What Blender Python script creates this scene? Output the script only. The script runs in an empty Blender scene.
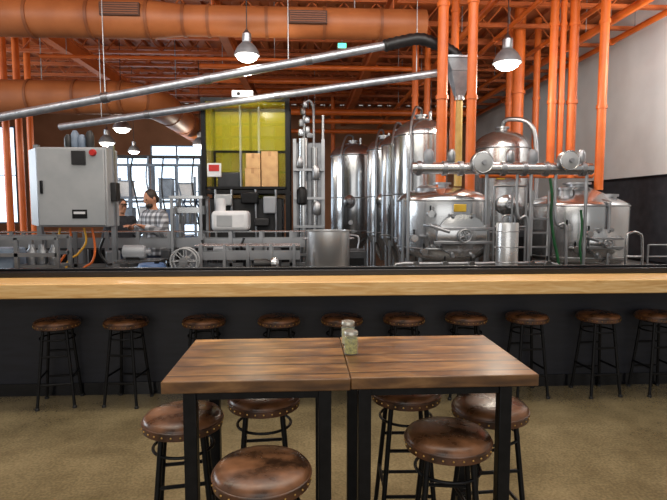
import bpy, bmesh, math, random
from mathutils import Vector, Matrix
random.seed(7)
S = bpy.context.scene
COL = S.collection
PI = math.pi
# ------------------------------------------------------------------ camera
H = 1.65; F = 520.0
TH = math.radians(3.2); PH = math.atan(42/520.0)
FH = Vector((math.sin(TH), math.cos(TH), 0)); RT = Vector((math.cos(TH), -math.sin(TH), 0)); ZZ = Vector((0,0,1))
FW = FH*math.cos(PH) - ZZ*math.sin(PH); UP = FH*math.sin(PH) + ZZ*math.cos(PH)
CP = Vector((0,0,H))
def ray(px, py): return FW*F + RT*(px-333.5) + UP*(250-py)
def P(px, py, Y):
    r = ray(px, py); return CP + r*(Y/r.y)
def Zp(px, py, z):
    r = ray(px, py); return CP + r*((z-H)/r.z)
cd = bpy.data.cameras.new('camera'); cam = bpy.data.objects.new('camera', cd); COL.objects.link(cam)
cam.location = CP; cam.rotation_euler = (PI/2-PH, 0, -TH)
cd.sensor_width = 36; cd.lens = 36*F/667; cd.clip_start = .05; cd.clip_end = 200
S.camera = cam
try:
    S.view_settings.view_transform = 'Standard'
    S.view_settings.look = 'None'
except Exception: pass

# ------------------------------------------------------------------ materials
def rgb(r, g, b):
    def l(c):
        c /= 255.0
        return c/12.92 if c <= .04045 else ((c+.055)/1.055)**2.4
    return (l(r), l(g), l(b), 1)
def mat(name, c1, c2=None, rough=.5, metal=0, scale=6, stretch=(1,1,1), bump=0, emit=0, r2=None, detail=4, lo=.35, hi=.65, coat=0):
    m = bpy.data.materials.new(name); m.use_nodes = True
    nt = m.node_tree; b = nt.nodes['Principled BSDF']
    if c2 is None: c2 = tuple(min(1, c*1.18) for c in c1[:3]) + (1,)
    tc = nt.nodes.new('ShaderNodeTexCoord'); mp = nt.nodes.new('ShaderNodeMapping'); mp.inputs['Scale'].default_value = stretch
    no = nt.nodes.new('ShaderNodeTexNoise'); no.inputs['Scale'].default_value = scale; no.inputs['Detail'].default_value = detail
    nt.links.new(tc.outputs['Object'], mp.inputs[0]); nt.links.new(mp.outputs[0], no.inputs['Vector'])
    cr = nt.nodes.new('ShaderNodeValToRGB'); e = cr.color_ramp.elements
    e[0].position = lo; e[1].position = hi; e[0].color = c1; e[1].color = c2
    nt.links.new(no.outputs['Fac'], cr.inputs[0]); nt.links.new(cr.outputs[0], b.inputs['Base Color'])
    b.inputs['Metallic'].default_value = metal; b.inputs['Roughness'].default_value = rough
    if coat: b.inputs['Coat Weight'].default_value = coat; b.inputs['Coat Roughness'].default_value = .15
    if r2 is not None:
        mr = nt.nodes.new('ShaderNodeMapRange'); mr.inputs['From Min'].default_value = .3; mr.inputs['From Max'].default_value = .7
        mr.inputs['To Min'].default_value = rough; mr.inputs['To Max'].default_value = r2
        nt.links.new(no.outputs['Fac'], mr.inputs['Value']); nt.links.new(mr.outputs[0], b.inputs['Roughness'])
    if bump:
        bp = nt.nodes.new('ShaderNodeBump'); bp.inputs['Strength'].default_value = bump; bp.inputs['Distance'].default_value = .01
        nt.links.new(no.outputs['Fac'], bp.inputs['Height']); nt.links.new(bp.outputs[0], b.inputs['Normal'])
    if emit:
        nt.links.new(cr.outputs[0], b.inputs['Emission Color']); b.inputs['Emission Strength'].default_value = emit
    return m
def wood(name, cols, board=.13, rough=.35, r2=.55, seam=.485, gs=3.0, coat=0, var=(.78,1.2), knots=False, gy=15):
    m = bpy.data.materials.new(name); m.use_nodes = True
    nt = m.node_tree; N = nt.nodes.new; L = nt.links.new; b = nt.nodes['Principled BSDF']
    tc = N('ShaderNodeTexCoord'); sp = N('ShaderNodeSeparateXYZ'); L(tc.outputs['Object'], sp.inputs[0])
    dv = N('ShaderNodeMath'); dv.operation = 'DIVIDE'; dv.inputs[1].default_value = board; L(sp.outputs['Y'], dv.inputs[0])
    fl = N('ShaderNodeMath'); fl.operation = 'FLOOR'; L(dv.outputs[0], fl.inputs[0])
    fr = N('ShaderNodeMath'); fr.operation = 'FRACT'; L(dv.outputs[0], fr.inputs[0])
    wn = N('ShaderNodeTexWhiteNoise'); wn.noise_dimensions = '1D'; L(fl.outputs[0], wn.inputs['W'])
    of = N('ShaderNodeMath'); of.operation = 'MULTIPLY'; of.inputs[1].default_value = 17; L(wn.outputs['Value'], of.inputs[0])
    ax = N('ShaderNodeMath'); ax.operation = 'ADD'; L(sp.outputs['X'], ax.inputs[0]); L(of.outputs[0], ax.inputs[1])
    cb = N('ShaderNodeCombineXYZ'); L(ax.outputs[0], cb.inputs[0]); L(sp.outputs['Y'], cb.inputs[1]); L(sp.outputs['Z'], cb.inputs[2])
    mp = N('ShaderNodeMapping'); mp.inputs['Scale'].default_value = (1.3, gy, gy); L(cb.outputs[0], mp.inputs[0])
    no = N('ShaderNodeTexNoise'); no.inputs['Scale'].default_value = gs; no.inputs['Detail'].default_value = 9; no.inputs['Distortion'].default_value = 1.6; L(mp.outputs[0], no.inputs['Vector'])
    cr = N('ShaderNodeValToRGB'); e = cr.color_ramp.elements
    e[0].position = .27; e[0].color = cols[0]; e[1].position = .73; e[1].color = cols[2]
    k = e.new(.5); k.color = cols[1]
    L(no.outputs['Fac'], cr.inputs[0])
    hs = N('ShaderNodeHueSaturation'); mr = N('ShaderNodeMapRange'); mr.inputs['To Min'].default_value = var[0]; mr.inputs['To Max'].default_value = var[1]
    L(wn.outputs['Value'], mr.inputs['Value']); L(mr.outputs[0], hs.inputs['Value']); L(cr.outputs[0], hs.inputs['Color'])
    out = hs.outputs[0]
    if knots:
        n3 = N('ShaderNodeTexNoise'); n3.inputs['Scale'].default_value = 6.5; n3.inputs['Detail'].default_value = 3
        L(cb.outputs[0], n3.inputs['Vector'])
        c3 = N('ShaderNodeValToRGB'); q = c3.color_ramp.elements; q[0].position = .3; q[0].color = (.5,.46,.42,1); q[1].position = .6; q[1].color = (1.14,1.14,1.14,1)
        L(n3.outputs['Fac'], c3.inputs[0])
        mm = N('ShaderNodeMix'); mm.data_type = 'RGBA'; mm.blend_type = 'MULTIPLY'; mm.inputs['Factor'].default_value = 1; L(out, mm.inputs[6]); L(c3.outputs[0], mm.inputs[7]); out = mm.outputs[2]
    if seam:
        a = N('ShaderNodeMath'); a.operation = 'SUBTRACT'; a.inputs[1].default_value = .5; L(fr.outputs[0], a.inputs[0])
        ab = N('ShaderNodeMath'); ab.operation = 'ABSOLUTE'; L(a.outputs[0], ab.inputs[0])
        gt = N('ShaderNodeMath'); gt.operation = 'GREATER_THAN'; gt.inputs[1].default_value = seam; L(ab.outputs[0], gt.inputs[0])
        mx = N('ShaderNodeMix'); mx.data_type = 'RGBA'; L(gt.outputs[0], mx.inputs['Factor']); L(out, mx.inputs[6])
        mx.inputs[7].default_value = tuple(c*.25 for c in cols[0][:3]) + (1,)
        out = mx.outputs[2]
    L(out, b.inputs['Base Color'])
    rr = N('ShaderNodeMapRange'); rr.inputs['To Min'].default_value = rough; rr.inputs['To Max'].default_value = r2; L(no.outputs['Fac'], rr.inputs['Value']); L(rr.outputs[0], b.inputs['Roughness'])
    bp = N('ShaderNodeBump'); bp.inputs['Strength'].default_value = .15; bp.inputs['Distance'].default_value = .004; L(no.outputs['Fac'], bp.inputs['Height']); L(bp.outputs[0], b.inputs['Normal'])
    if coat: b.inputs['Coat Weight'].default_value = coat; b.inputs['Coat Roughness'].default_value = .2
    return m
def clear(name, col, fac, rough=.05):
    m = bpy.data.materials.new(name); m.use_nodes = True; nt = m.node_tree; nt.nodes.clear(); N = nt.nodes.new; L = nt.links.new
    o = N('ShaderNodeOutputMaterial'); t = N('ShaderNodeBsdfTransparent'); g = N('ShaderNodeBsdfPrincipled'); mx = N('ShaderNodeMixShader')
    no = N('ShaderNodeTexNoise'); no.inputs['Scale'].default_value = 3
    cr = N('ShaderNodeValToRGB'); cr.color_ramp.elements[0].color = col; cr.color_ramp.elements[1].color = tuple(min(1, c*1.2) for c in col[:3]) + (1,)
    L(no.outputs['Fac'], cr.inputs[0]); L(cr.outputs[0], g.inputs['Base Color']); g.inputs['Roughness'].default_value = rough
    mx.inputs[0].default_value = fac; L(t.outputs[0], mx.inputs[1]); L(g.outputs[0], mx.inputs[2]); L(mx.outputs[0], o.inputs[0])
    return m
M = {}
M['steel'] = mat('stainless', rgb(190,193,196), rgb(200,202,204), .19, .94, 1.2, r2=.24, detail=1)
M['steel_pot'] = mat('stainless_pot', rgb(214,215,216), rgb(228,228,228), .27, .9, 1.2, r2=.33, detail=1)
M['steel_dull'] = mat('dull_steel', rgb(148,151,155), rgb(168,170,174), .33, .92, 3, r2=.41, detail=1)
M['galv'] = mat('galvanised', rgb(178,186,196), rgb(206,212,220), .38, .85, 12)
M['galv_dk'] = mat('galvanised_grey', rgb(126,132,138), rgb(150,156,162), .45, .6, 8)
M['orange'] = mat('orange_paint', rgb(190,88,26), rgb(206,102,34), .42, 0, 3)
M['orange_j'] = mat('orange_joist', rgb(168,82,32), rgb(186,96,40), .55, 0, 3)
M['orange_dk'] = mat('orange_deck', rgb(162,86,42), rgb(180,100,52), .65, 0, 2)
M['orange_duct'] = mat('orange_duct', rgb(148,84,44), rgb(166,98,54), .5, 0, 2)
M['orange_rim'] = mat('orange_duct_rim', rgb(118,64,34), rgb(132,76,42), .5, 0, 2)
M['grille'] = mat('grille_brown', rgb(60,34,20), rgb(74,42,26), .6)
M['black'] = mat('black_steel', rgb(16,16,18), rgb(26,26,28), .42, .6, 20)
M['blackplastic'] = mat('black_plastic', rgb(18,18,20), rgb(30,30,32), .45, 0, 10)
M['darkgrey'] = mat('dark_grey_machine', rgb(46,48,52), rgb(62,64,68), .45, .3, 5)
M['barwall'] = mat('bar_front', rgb(25,27,35), rgb(33,35,45), .5, 0, 4, (1,1,6))
M['sill'] = mat('sill_black', rgb(14,15,18), rgb(24,24,28), .2)
M['counter'] = wood('maple_counter', [rgb(206,156,92), rgb(228,184,120), rgb(244,208,150)], .11, .3, .45, .488, 2.2, .2, (.88,1.1))
M['table'] = wood('walnut_table', [rgb(74,47,24), rgb(128,88,48), rgb(174,130,80)], .13, .27, .48, .46, 1.9, .25, (.72,1.2), True, 7)
M['leather'] = mat('brown_leather', rgb(44,28,18), rgb(124,82,52), .2, 0, 10, bump=.35, r2=.42, detail=9)
M['leather_side'] = mat('leather_band', rgb(58,36,22), rgb(104,66,42), .36, 0, 14)
M['brass'] = mat('brass', rgb(150,118,66), rgb(180,142,84), .35, 1)
M['wallwhite'] = mat('wall_grey_white', rgb(208,207,204), rgb(218,217,214), .8, 0, 1.5)
M['wallback'] = mat('wall_back', rgb(134,90,60), rgb(152,104,74), .8, 0, 1)
M['wallleft'] = mat('wall_left', rgb(165,160,155), rgb(180,175,170), .8, 0, 1)
M['floorbrew'] = mat('brewery_floor', rgb(76,72,68), rgb(98,94,88), .25, 0, 2)
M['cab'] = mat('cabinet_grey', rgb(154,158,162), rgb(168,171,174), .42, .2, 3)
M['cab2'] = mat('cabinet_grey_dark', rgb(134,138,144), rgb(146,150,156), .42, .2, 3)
M['white'] = mat('white_plastic', rgb(198,201,206), rgb(214,216,219), .4)
M['red'] = mat('red', rgb(170,26,22), rgb(190,38,30), .35)
M['yellowclear'] = clear('yellow_guard', rgb(214,208,44), .32, .2)
M['yellowfront'] = clear('yellow_guard_front', rgb(214,208,44), .12, .1)
M['clearpanel'] = clear('clear_guard', rgb(196,210,226), .1, .08)
M['cardboard'] = mat('cardboard', rgb(184,144,100), rgb(202,164,116), .8, 0, 8)
M['tape'] = mat('tape', rgb(160,118,74), None, .4)
M['green'] = mat('green_hose', rgb(16,78,42), rgb(26,96,52), .45)
M['blue'] = mat('blue_plastic', rgb(52,82,126), rgb(66,98,144), .45)
M['bluegrey'] = mat('blue_grey', rgb(100,114,132), rgb(126,140,158), .5)
M['cable_y'] = mat('yellow_cable', rgb(204,150,40), rgb(220,168,60), .5)
M['cable_o'] = mat('orange_cable', rgb(200,94,34), rgb(216,110,44), .5)
M['badge'] = mat('badge_gold', rgb(196,158,48), rgb(220,184,70), .35, .4)
M['lens'] = mat('lamp_glow', (1,.93,.8,1), (1,.97,.9,1), .3, emit=9)
M['lens_s'] = mat('lamp_glow_small', (1,.95,.86,1), (1,.98,.94,1), .3, emit=6)
M['daylight'] = mat('daylight_pane', (.58,.78,1,1), (.84,.93,1,1), .3, 0, .5, emit=2.5)
M['greenlight'] = mat('green_light', (.05,.9,.4,1), (.1,1,.5,1), .3, emit=3)
M['glass'] = clear('jar_glass', rgb(225,235,228), .09, .04)
M['herb'] = mat('jar_fill', rgb(128,122,40), rgb(190,180,84), .9, 0, 90)
M['sugar'] = mat('jar_fill_pale', rgb(168,160,110), rgb(206,198,150), .9, 0, 90)
M['tin'] = mat('tin_lid', rgb(186,182,170), rgb(206,202,190), .35, .9)
M['skin'] = mat('skin', rgb(176,124,98), rgb(194,142,114), .55, 0, 12)
M['hair'] = mat('hair_dark', rgb(34,24,18), rgb(52,38,28), .6, 0, 40)
M['darkshirt'] = mat('dark_shirt', rgb(24,26,32), rgb(38,40,48), .85, 0, 22)
M['jeans'] = mat('jeans', rgb(38,46,66), rgb(54,64,88), .85, 0, 30)
M['eye'] = mat('eye', rgb(30,24,20), rgb(40,32,26), .2)
M['chute'] = mat('chute_yellow', rgb(180,152,80), rgb(198,172,100), .4)
M['tower'] = mat('tower_case', rgb(116,118,122), rgb(142,144,148), .32, .85)
def plaid_mat():
    m = bpy.data.materials.new('plaid_shirt'); m.use_nodes = True; nt = m.node_tree; N = nt.nodes.new; L = nt.links.new; b = nt.nodes['Principled BSDF']
    tc = N('ShaderNodeTexCoord'); out = None
    for dr in ('X', 'Z'):
        w = N('ShaderNodeTexWave'); w.bands_direction = dr; w.inputs['Scale'].default_value = 4; L(tc.outputs['Object'], w.inputs['Vector'])
        c = N('ShaderNodeValToRGB'); c.color_ramp.elements[0].position = .4; c.color_ramp.elements[1].position = .6
        c.color_ramp.elements[0].color = (.34,.35,.37,1); c.color_ramp.elements[1].color = (.8,.82,.85,1); L(w.outputs['Fac'], c.inputs[0])
        if out is None: out = c.outputs[0]
        else:
            mx = N('ShaderNodeMix'); mx.data_type = 'RGBA'; mx.blend_type = 'MULTIPLY'; mx.inputs['Factor'].default_value = 1; L(out, mx.inputs[6]); L(c.outputs[0], mx.inputs[7]); out = mx.outputs[2]
    L(out, b.inputs['Base Color']); b.inputs['Roughness'].default_value = .9
    return m
M['plaid'] = plaid_mat()
def floor_mat():
    m = bpy.data.materials.new('stained_concrete'); m.use_nodes = True; nt = m.node_tree; N = nt.nodes.new; L = nt.links.new; b = nt.nodes['Principled BSDF']
    tc = N('ShaderNodeTexCoord')
    n1 = N('ShaderNodeTexNoise'); n1.inputs['Scale'].default_value = 2.2; n1.inputs['Detail'].default_value = 9; n1.inputs['Roughness'].default_value = .6; L(tc.outputs['Object'], n1.inputs['Vector'])
    n2 = N('ShaderNodeTexNoise'); n2.inputs['Scale'].default_value = 60; n2.inputs['Detail'].default_value = 3; L(tc.outputs['Object'], n2.inputs['Vector'])
    c1 = N('ShaderNodeValToRGB'); e = c1.color_ramp.elements; e[0].position = .3; e[1].position = .7; e[0].color = rgb(102,90,66); e[1].color = rgb(146,131,100)
    c2 = N('ShaderNodeValToRGB'); e = c2.color_ramp.elements; e[0].position = .36; e[1].position = .64; e[0].color = (.76,.76,.76,1); e[1].color = (1.1,1.09,1.06,1)
    L(n1.outputs['Fac'], c1.inputs[0]); L(n2.outputs['Fac'], c2.inputs[0])
    mx = N('ShaderNodeMix'); mx.data_type = 'RGBA'; mx.blend_type = 'MULTIPLY'; mx.inputs['Factor'].default_value = 1
    L(c1.outputs[0], mx.inputs[6]); L(c2.outputs[0], mx.inputs[7]); L(mx.outputs[2], b.inputs['Base Color'])
    mr = N('ShaderNodeMapRange'); mr.inputs['To Min'].default_value = .1; mr.inputs['To Max'].default_value = .3; L(n1.outputs['Fac'], mr.inputs['Value']); L(mr.outputs[0], b.inputs['Roughness'])
    b.inputs['Coat Weight'].default_value = .5; b.inputs['Coat Roughness'].default_value = .1
    return m
M['floor'] = floor_mat()

# ------------------------------------------------------------------ mesh builder
def V(*a): return Vector(a[0]) if len(a) == 1 else Vector(a)
def smooth_pts(pts, n=8):
    pts = [V(p) for p in pts]; o = []
    for i in range(len(pts)-1):
        p0 = pts[max(0, i-1)]; p1 = pts[i]; p2 = pts[i+1]; p3 = pts[min(len(pts)-1, i+2)]
        for k in range(n):
            t = k/n
            o.append(.5*((2*p1)+(p2-p0)*t+(2*p0-5*p1+4*p2-p3)*t*t+(3*p1-p0-3*p2+p3)*t**3))
    o.append(pts[-1]); return o
def origin(p):
    v = Vector((0,0,0))
    while p: v += p.location; p = p.parent
    return v
class MB:
    def __init__(s): s.v = []; s.f = []
    def add(s, vs, fs):
        o = len(s.v); s.v += [V(p) for p in vs]; s.f += [[i+o for i in f] for f in fs]; return s
    def bx(s, x0, x1, y0, y1, z0, z1):
        return s.add([(x0,y0,z0),(x1,y0,z0),(x1,y1,z0),(x0,y1,z0),(x0,y0,z1),(x1,y0,z1),(x1,y1,z1),(x0,y1,z1)],
                     [[3,2,1,0],[4,5,6,7],[0,1,5,4],[1,2,6,5],[2,3,7,6],[3,0,4,7]])
    def frustum(s, c, z0, w0, d0, z1, w1, d1, dx=0):
        vs = [(c[0]+sx*w0/2, c[1]+sy*d0/2, z0) for sx, sy in ((-1,-1),(1,-1),(1,1),(-1,1))]+[(c[0]+dx+sx*w1/2, c[1]+sy*d1/2, z1) for sx, sy in ((-1,-1),(1,-1),(1,1),(-1,1))]
        return s.add(vs, [[3,2,1,0],[4,5,6,7],[0,1,5,4],[1,2,6,5],[2,3,7,6],[3,0,4,7]])
    def box(s, c, d, rz=0):
        c = V(c); R = Matrix.Rotation(rz, 3, 'Z'); vs = []
        for z in (-1,1):
            for x, y in ((-1,-1),(1,-1),(1,1),(-1,1)): vs.append(c + R @ Vector((x*d[0]/2, y*d[1]/2, z*d[2]/2)))
        return s.add(vs, [[3,2,1,0],[4,5,6,7],[0,1,5,4],[1,2,6,5],[2,3,7,6],[3,0,4,7]])
    def tube(s, pts, r, n=10, caps=True):
        pts = [V(p) for p in pts]; k = len(pts)
        rs = r if isinstance(r, (list, tuple)) else [r]*k
        t0 = (pts[1]-pts[0]).normalized(); a = Vector((0,0,1)) if abs(t0.z) < .9 else Vector((1,0,0))
        u = t0.cross(a).normalized(); vs = []; fs = []
        for i in range(k):
            t = (pts[min(k-1,i+1)]-pts[max(0,i-1)]).normalized()
            u = (u - t*u.dot(t)).normalized(); w = t.cross(u)
            for j in range(n):
                q = 2*PI*(j+.5)/n; vs.append(pts[i]+(u*math.cos(q)+w*math.sin(q))*rs[i])
        for i in range(k-1):
            for j in range(n): fs.append([i*n+j, i*n+(j+1)%n, (i+1)*n+(j+1)%n, (i+1)*n+j])
        if caps: fs.append(list(range(n))[::-1]); fs.append([(k-1)*n+j for j in range(n)])
        return s.add(vs, fs)
    def cyl(s, a, b, r, r2=None, n=16): return s.tube([a, b], [r, r if r2 is None else r2], n)
    def lathe(s, prof, c=(0,0,0), n=32, ax='z', sc=(1,1,1)):
        c = V(c); vs = []; fs = []; k = len(prof)
        for r, z in prof:
            r = max(r, 1e-4)
            for j in range(n):
                q = 2*PI*j/n; x, y = r*math.cos(q), r*math.sin(q)
                p = (x, y, z) if ax == 'z' else ((x, z, y) if ax == 'y' else (z, x, y))
                vs.append(c+Vector((p[0]*sc[0], p[1]*sc[1], p[2]*sc[2])))
        for i in range(k-1):
            for j in range(n): fs.append([i*n+j, i*n+(j+1)%n, (i+1)*n+(j+1)%n, (i+1)*n+j])
        fs.append(list(range(n))[::-1]); fs.append([(k-1)*n+j for j in range(n)])
        return s.add(vs, fs)
    def ball(s, c, r, n=16, m=10):
        if not isinstance(r, (tuple, list)): r = (r,r,r)
        c = V(c); vs = []; fs = []
        for i in range(m+1):
            a = PI*i/m; rr = max(math.sin(a), 1e-3)
            for j in range(n):
                q = 2*PI*j/n; vs.append(c+Vector((r[0]*rr*math.cos(q), r[1]*rr*math.sin(q), -r[2]*math.cos(a))))
        for i in range(m):
            for j in range(n): fs.append([i*n+j, i*n+(j+1)%n, (i+1)*n+(j+1)%n, (i+1)*n+j])
        fs.append(list(range(n))[::-1]); fs.append([m*n+j for j in range(n)])
        return s.add(vs, fs)
    def torus(s, c, R, r, ax='z', n=28, m=8):
        c = V(c); vs = []; fs = []
        for i in range(n):
            a = 2*PI*i/n
            for j in range(m):
                b = 2*PI*j/m; q = R+r*math.cos(b); x, y, z = q*math.cos(a), q*math.sin(a), r*math.sin(b)
                p = (x,y,z) if ax == 'z' else ((x,z,y) if ax == 'y' else (z,x,y))
                vs.append(c+Vector(p))
        for i in range(n):
            for j in range(m): fs.append([i*m+j, ((i+1)%n)*m+j, ((i+1)%n)*m+(j+1)%m, i*m+(j+1)%m])
        return s.add(vs, fs)
    def build(s, name, m, parent=None, bevel=0, loc=None, seg=2):
        o = origin(parent) if parent else (V(loc) if loc is not None else None)
        if o is None:
            xs = [p.x for p in s.v]; ys = [p.y for p in s.v]; zs = [p.z for p in s.v]
            o = Vector(((min(xs)+max(xs))/2, (min(ys)+max(ys))/2, min(zs)))
        me = bpy.data.meshes.new(name); me.from_pydata([tuple(p-o) for p in s.v], [], s.f)
        bm = bmesh.new(); bm.from_mesh(me); bmesh.ops.recalc_face_normals(bm, faces=bm.faces); bm.to_mesh(me); bm.free()
        for p in me.polygons: p.use_smooth = True
        me.set_sharp_from_angle(angle=math.radians(38))
        me.materials.append(M[m] if isinstance(m, str) else m)
        ob = bpy.data.objects.new(name, me); COL.objects.link(ob)
        if parent: ob.parent = parent
        else: ob.location = o
        if bevel:
            b = ob.modifiers.new('bevel', 'BEVEL'); b.width = bevel; b.segments = seg; b.limit_method = 'ANGLE'
        return ob
def tag(o, label, cat, group=None, kind=None):
    o['label'] = label; o['category'] = cat
    if group: o['group'] = group
    if kind: o['kind'] = kind
    return o
def thing(name, label, cat, loc, group=None):
    o = bpy.data.objects.new(name, None); COL.objects.link(o); o.location = loc; o.empty_display_size = .1
    return tag(o, label, cat, group)
def struct(name, mb, m, bevel=0):
    o = mb.build(name, m, None, bevel); o['kind'] = 'structure'; return o
def copy_tree(o, parent=None):
    c = o.copy(); COL.objects.link(c)
    if parent: c.parent = parent
    for ch in [x for x in bpy.data.objects if x.parent == o]: copy_tree(ch, c)
    return c
def zat(py, Y, px=400): return P(px, py, Y).z
def xat(px, Y): return P(px, 208, Y).x

# ------------------------------------------------------------------ setting
XR = 7.0; XL = -14.5; YB = 22.0; ZC = 5.9
YW = 4.61
struct('floor', MB().bx(-7, 8, -4, YW+.1, -.1, 0), 'floor')
struct('floor_brewery', MB().bx(XL-.2, XR+.2, YW+.1, YB+.2, -.1, 0), 'floorbrew')
struct('wall_right', MB().bx(XR, XR+.2, 4.72, YB, 0, ZC), 'wallwhite')
struct('wall_back', MB().bx(XL, XR+.2, YB, YB+.2, 0, ZC), 'wallback')
struct('wall_left', MB().bx(XL-.2, XL, 4.72, YB+.2, 0, ZC), 'wallleft')
x = XL-.2; prof = []
while x < XR+.2:
    prof += [(x, ZC), (x+.17, ZC), (x+.2, ZC+.07), (x+.37, ZC+.07)]; x += .4
n = len(prof)
vs = [(p[0], 4.72, p[1]) for p in prof]+[(p[0], YB+.2, p[1]) for p in prof]
vs += [(p[0], 4.72, ZC+.12) for p in prof]+[(p[0], YB+.2, ZC+.12) for p in prof]
fs = [[k, k+1, n+k+1, n+k] for k in range(n-1)]+[[2*n+k, 3*n+k, 3*n+k+1, 2*n+k+1] for k in range(n-1)]
struct('ceiling', MB().add(vs, fs), 'orange_dk')
# bar front
struct('wall_bar', MB().bx(-6.5, 6.8, YW, YW+.1, 0, .943), 'barwall')
struct('baseboard_bar', MB().bx(-6.5, 6.8, YW-.015, YW, 0, .11), 'sill')
cn = MB().bx(-6.5, 6.8, 4.12, YW+.1, .945, 1.06).build('bar_counter', 'counter', None, .008)
tag(cn, 'long pale wood bar counter running across the room below the window', 'counter')
struct('window_1', MB().bx(-6.5, 6.8, YW-.1, YW+.1, 1.06, 1.112).bx(-6.5, 6.8, YW-.02, YW+.02, 1.112, 1.13), 'sill', .006)
def win(n, px0, px1, py0, py1):
    a = P(px0, py1, YB); c = P(px1, py0, YB)
    w = struct('window_%d' % n, MB().bx(a.x, c.x, YB-.03, YB-.005, a.z, c.z), 'daylight')
    f = MB()
    for k in range(3):
        xx = a.x+(c.x-a.x)*k/2; f.bx(xx-.03, xx+.03, YB-.08, YB-.03, a.z, c.z)
    f.bx(a.x, c.x, YB-.08, YB-.03, a.z-.06, a.z); f.bx(a.x, c.x, YB-.08, YB-.03, c.z, c.z+.06); f.bx(a.x, c.x, YB-.08, YB-.03, (a.z+c.z)/2-.02, (a.z+c.z)/2+.02)
    f.build('window_frame', 'bluegrey', w)
win(2, -26, 15, 128, 222); win(3, 110, 149, 158, 236); win(4, 154, 202, 147, 236)

# ------------------------------------------------------------------ roof joists, girders, ducts
def joist():
    t = thing('roof_joist', 'x', 'joist', (0,0,0), 'open-web roof joists')
    x0, x1 = XL+.05, XR-.05
    for nm, z in (('top_chord', ZC-.04), ('bottom_chord', ZC-.47)):
        MB().bx(x0, x1, -.05, .05, z-.04, z-.028).bx(x0, x1, -.012, .012, z-.03, z+.04).build(nm, 'orange_j', t)
    pts = []; x = x0+.1; up = True
    while x < x1-.05: pts.append((x, 0, ZC-.06 if up else ZC-.45)); up = not up; x += .33
    MB().tube(pts, .024, 6).build('web', 'orange_j', t)
    return t
ords = ['nearest the bar']+[w+' from the bar' for w in ('second','third','fourth','fifth','sixth','seventh','eighth','ninth','tenth','eleventh','twelfth')]
j0 = joist()
for k in range(11):
    o = j0 if k == 0 else copy_tree(j0)
    o.location = (0, 9.8+k*1.15, 0); o['label'] = 'orange open-web steel roof joist, ' + ords[k]
for k, (x_, lb) in enumerate([(-5.2, 'dark orange roof girder running back at the far left'), (-1.6, 'dark orange roof girder running back above the yellow guard frame'), (1.6, 'dark orange roof girder running back above the tall fermenters')]):
    z_ = ZC-.52
    t = thing('roof_girder', lb, 'girder', (x_, 13.5, z_-.34), 'roof girders')
    MB().bx(x_-.09, x_+.09, 9.5, YB-.1, z_-.03, z_).bx(x_-.09, x_+.09, 9.5, YB-.1, z_-.34, z_-.31).bx(x_-.012, x_+.012, 9.5, YB-.1, z_-.31, z_-.03).build('beam', 'orange_j', t)
def round_duct(name, label, pts, r, rings, m='orange_duct', grilles=(), hang=()):
    t = thing(name, label, 'duct', pts[0])
    MB().tube(pts, r, 32).build('duct_body', m, t)
    for p, d, rr in rings:
        p = V(p); d = V(d).normalized(); MB().cyl(p-d*.025, p+d*.025, rr+.016, None, 32).build('duct_flange', 'orange_rim', t)
    for g in grilles:
        c = V(g[0]); w, h = g[1], g[2]
        gb = MB().bx(c.x-w/2, c.x+w/2, c.y-.05, c.y+.12, c.z-h/2, c.z+h/2).build('grille', 'grille', t)
        for k in range(5): MB().bx(c.x-w/2+.02, c.x+w/2-.02, c.y-.062, c.y-.05, c.z-h/2+.03+k*(h-.06)/4-.008, c.z-h/2+.03+k*(h-.06)/4+.008).build('slat', 'orange_rim', gb)
    for p in hang:
        p = V(p); MB().cyl((p.x, p.y, p.z), (p.x, p.y, ZC), .012, None, 6).build('hanger_rod', 'steel_dull', t)
    return t
yd = 9.0; zd = P(307, 23, yd).z
xl = P(-60, 23, yd).x; xr = P(425, 23, yd).x; xt0 = P(150, 23, yd).x; xt1 = P(185, 23, yd).x
rings = []
x_ = xl+.5
while x_ < xr-.2:
    if not (xt0-.05 < x_ < xt1+.05): rings.append(((x_, yd, zd), (1,0,0), .3 if x_ < xt0 else .245))
    x_ += .95
rings += [((xt0, yd, zd), (1,0,0), .3), ((xt1, yd, zd), (1,0,0), .245)]
g1 = P(120, 14, yd-.3); g2 = P(308, 23, yd-.25)
round_duct('supply_duct', 'large round orange duct with two brown grilles high across the top', [(xl, yd, zd), (xt0, yd, zd), (xt1, yd, zd), (xr, yd, zd)], [.3,.3,.245,.245], rings, grilles=[((g1.x, yd-.29, zd+.05), .62, .2), ((g2.x, yd-.25, zd), .62, .2)], hang=[(xl+1.5, yd, zd+.25), (xr-1.2, yd, zd+.2)])
a = P(-40, 96, 11.0); e1 = P(136, 96, 11.0)
zz = a.z; rb = .33
pts = [Vector((a.x, 11, zz)), Vector((e1.x-.5, 11, zz))]+smooth_pts([(e1.x-.45, 11, zz), (e1.x+.02, 11.2, zz), (e1.x+.25, 11.75, zz)], 6)+[Vector((e1.x+.28, 12.4, zz)), Vector((e1.x+.28, YB-.1, zz))]
round_duct('branch_duct', 'round orange duct with an elbow turning to the back on the left', pts, rb, [((a.x+.9*k+.5, 11, zz), (1,0,0), rb) for k in range(4)]+[((e1.x-.5, 11, zz), (1,0,0), rb), ((e1.x+.02, 11.2, zz), (.5,.5,0), rb)]+[((e1.x+.28, 12.4+1.4*k, zz), (0,1,0), rb) for k in range(5)], hang=[(a.x+1.6, 11, zz+.25), (e1.x+.28, 13.2, zz+.25)])
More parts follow.
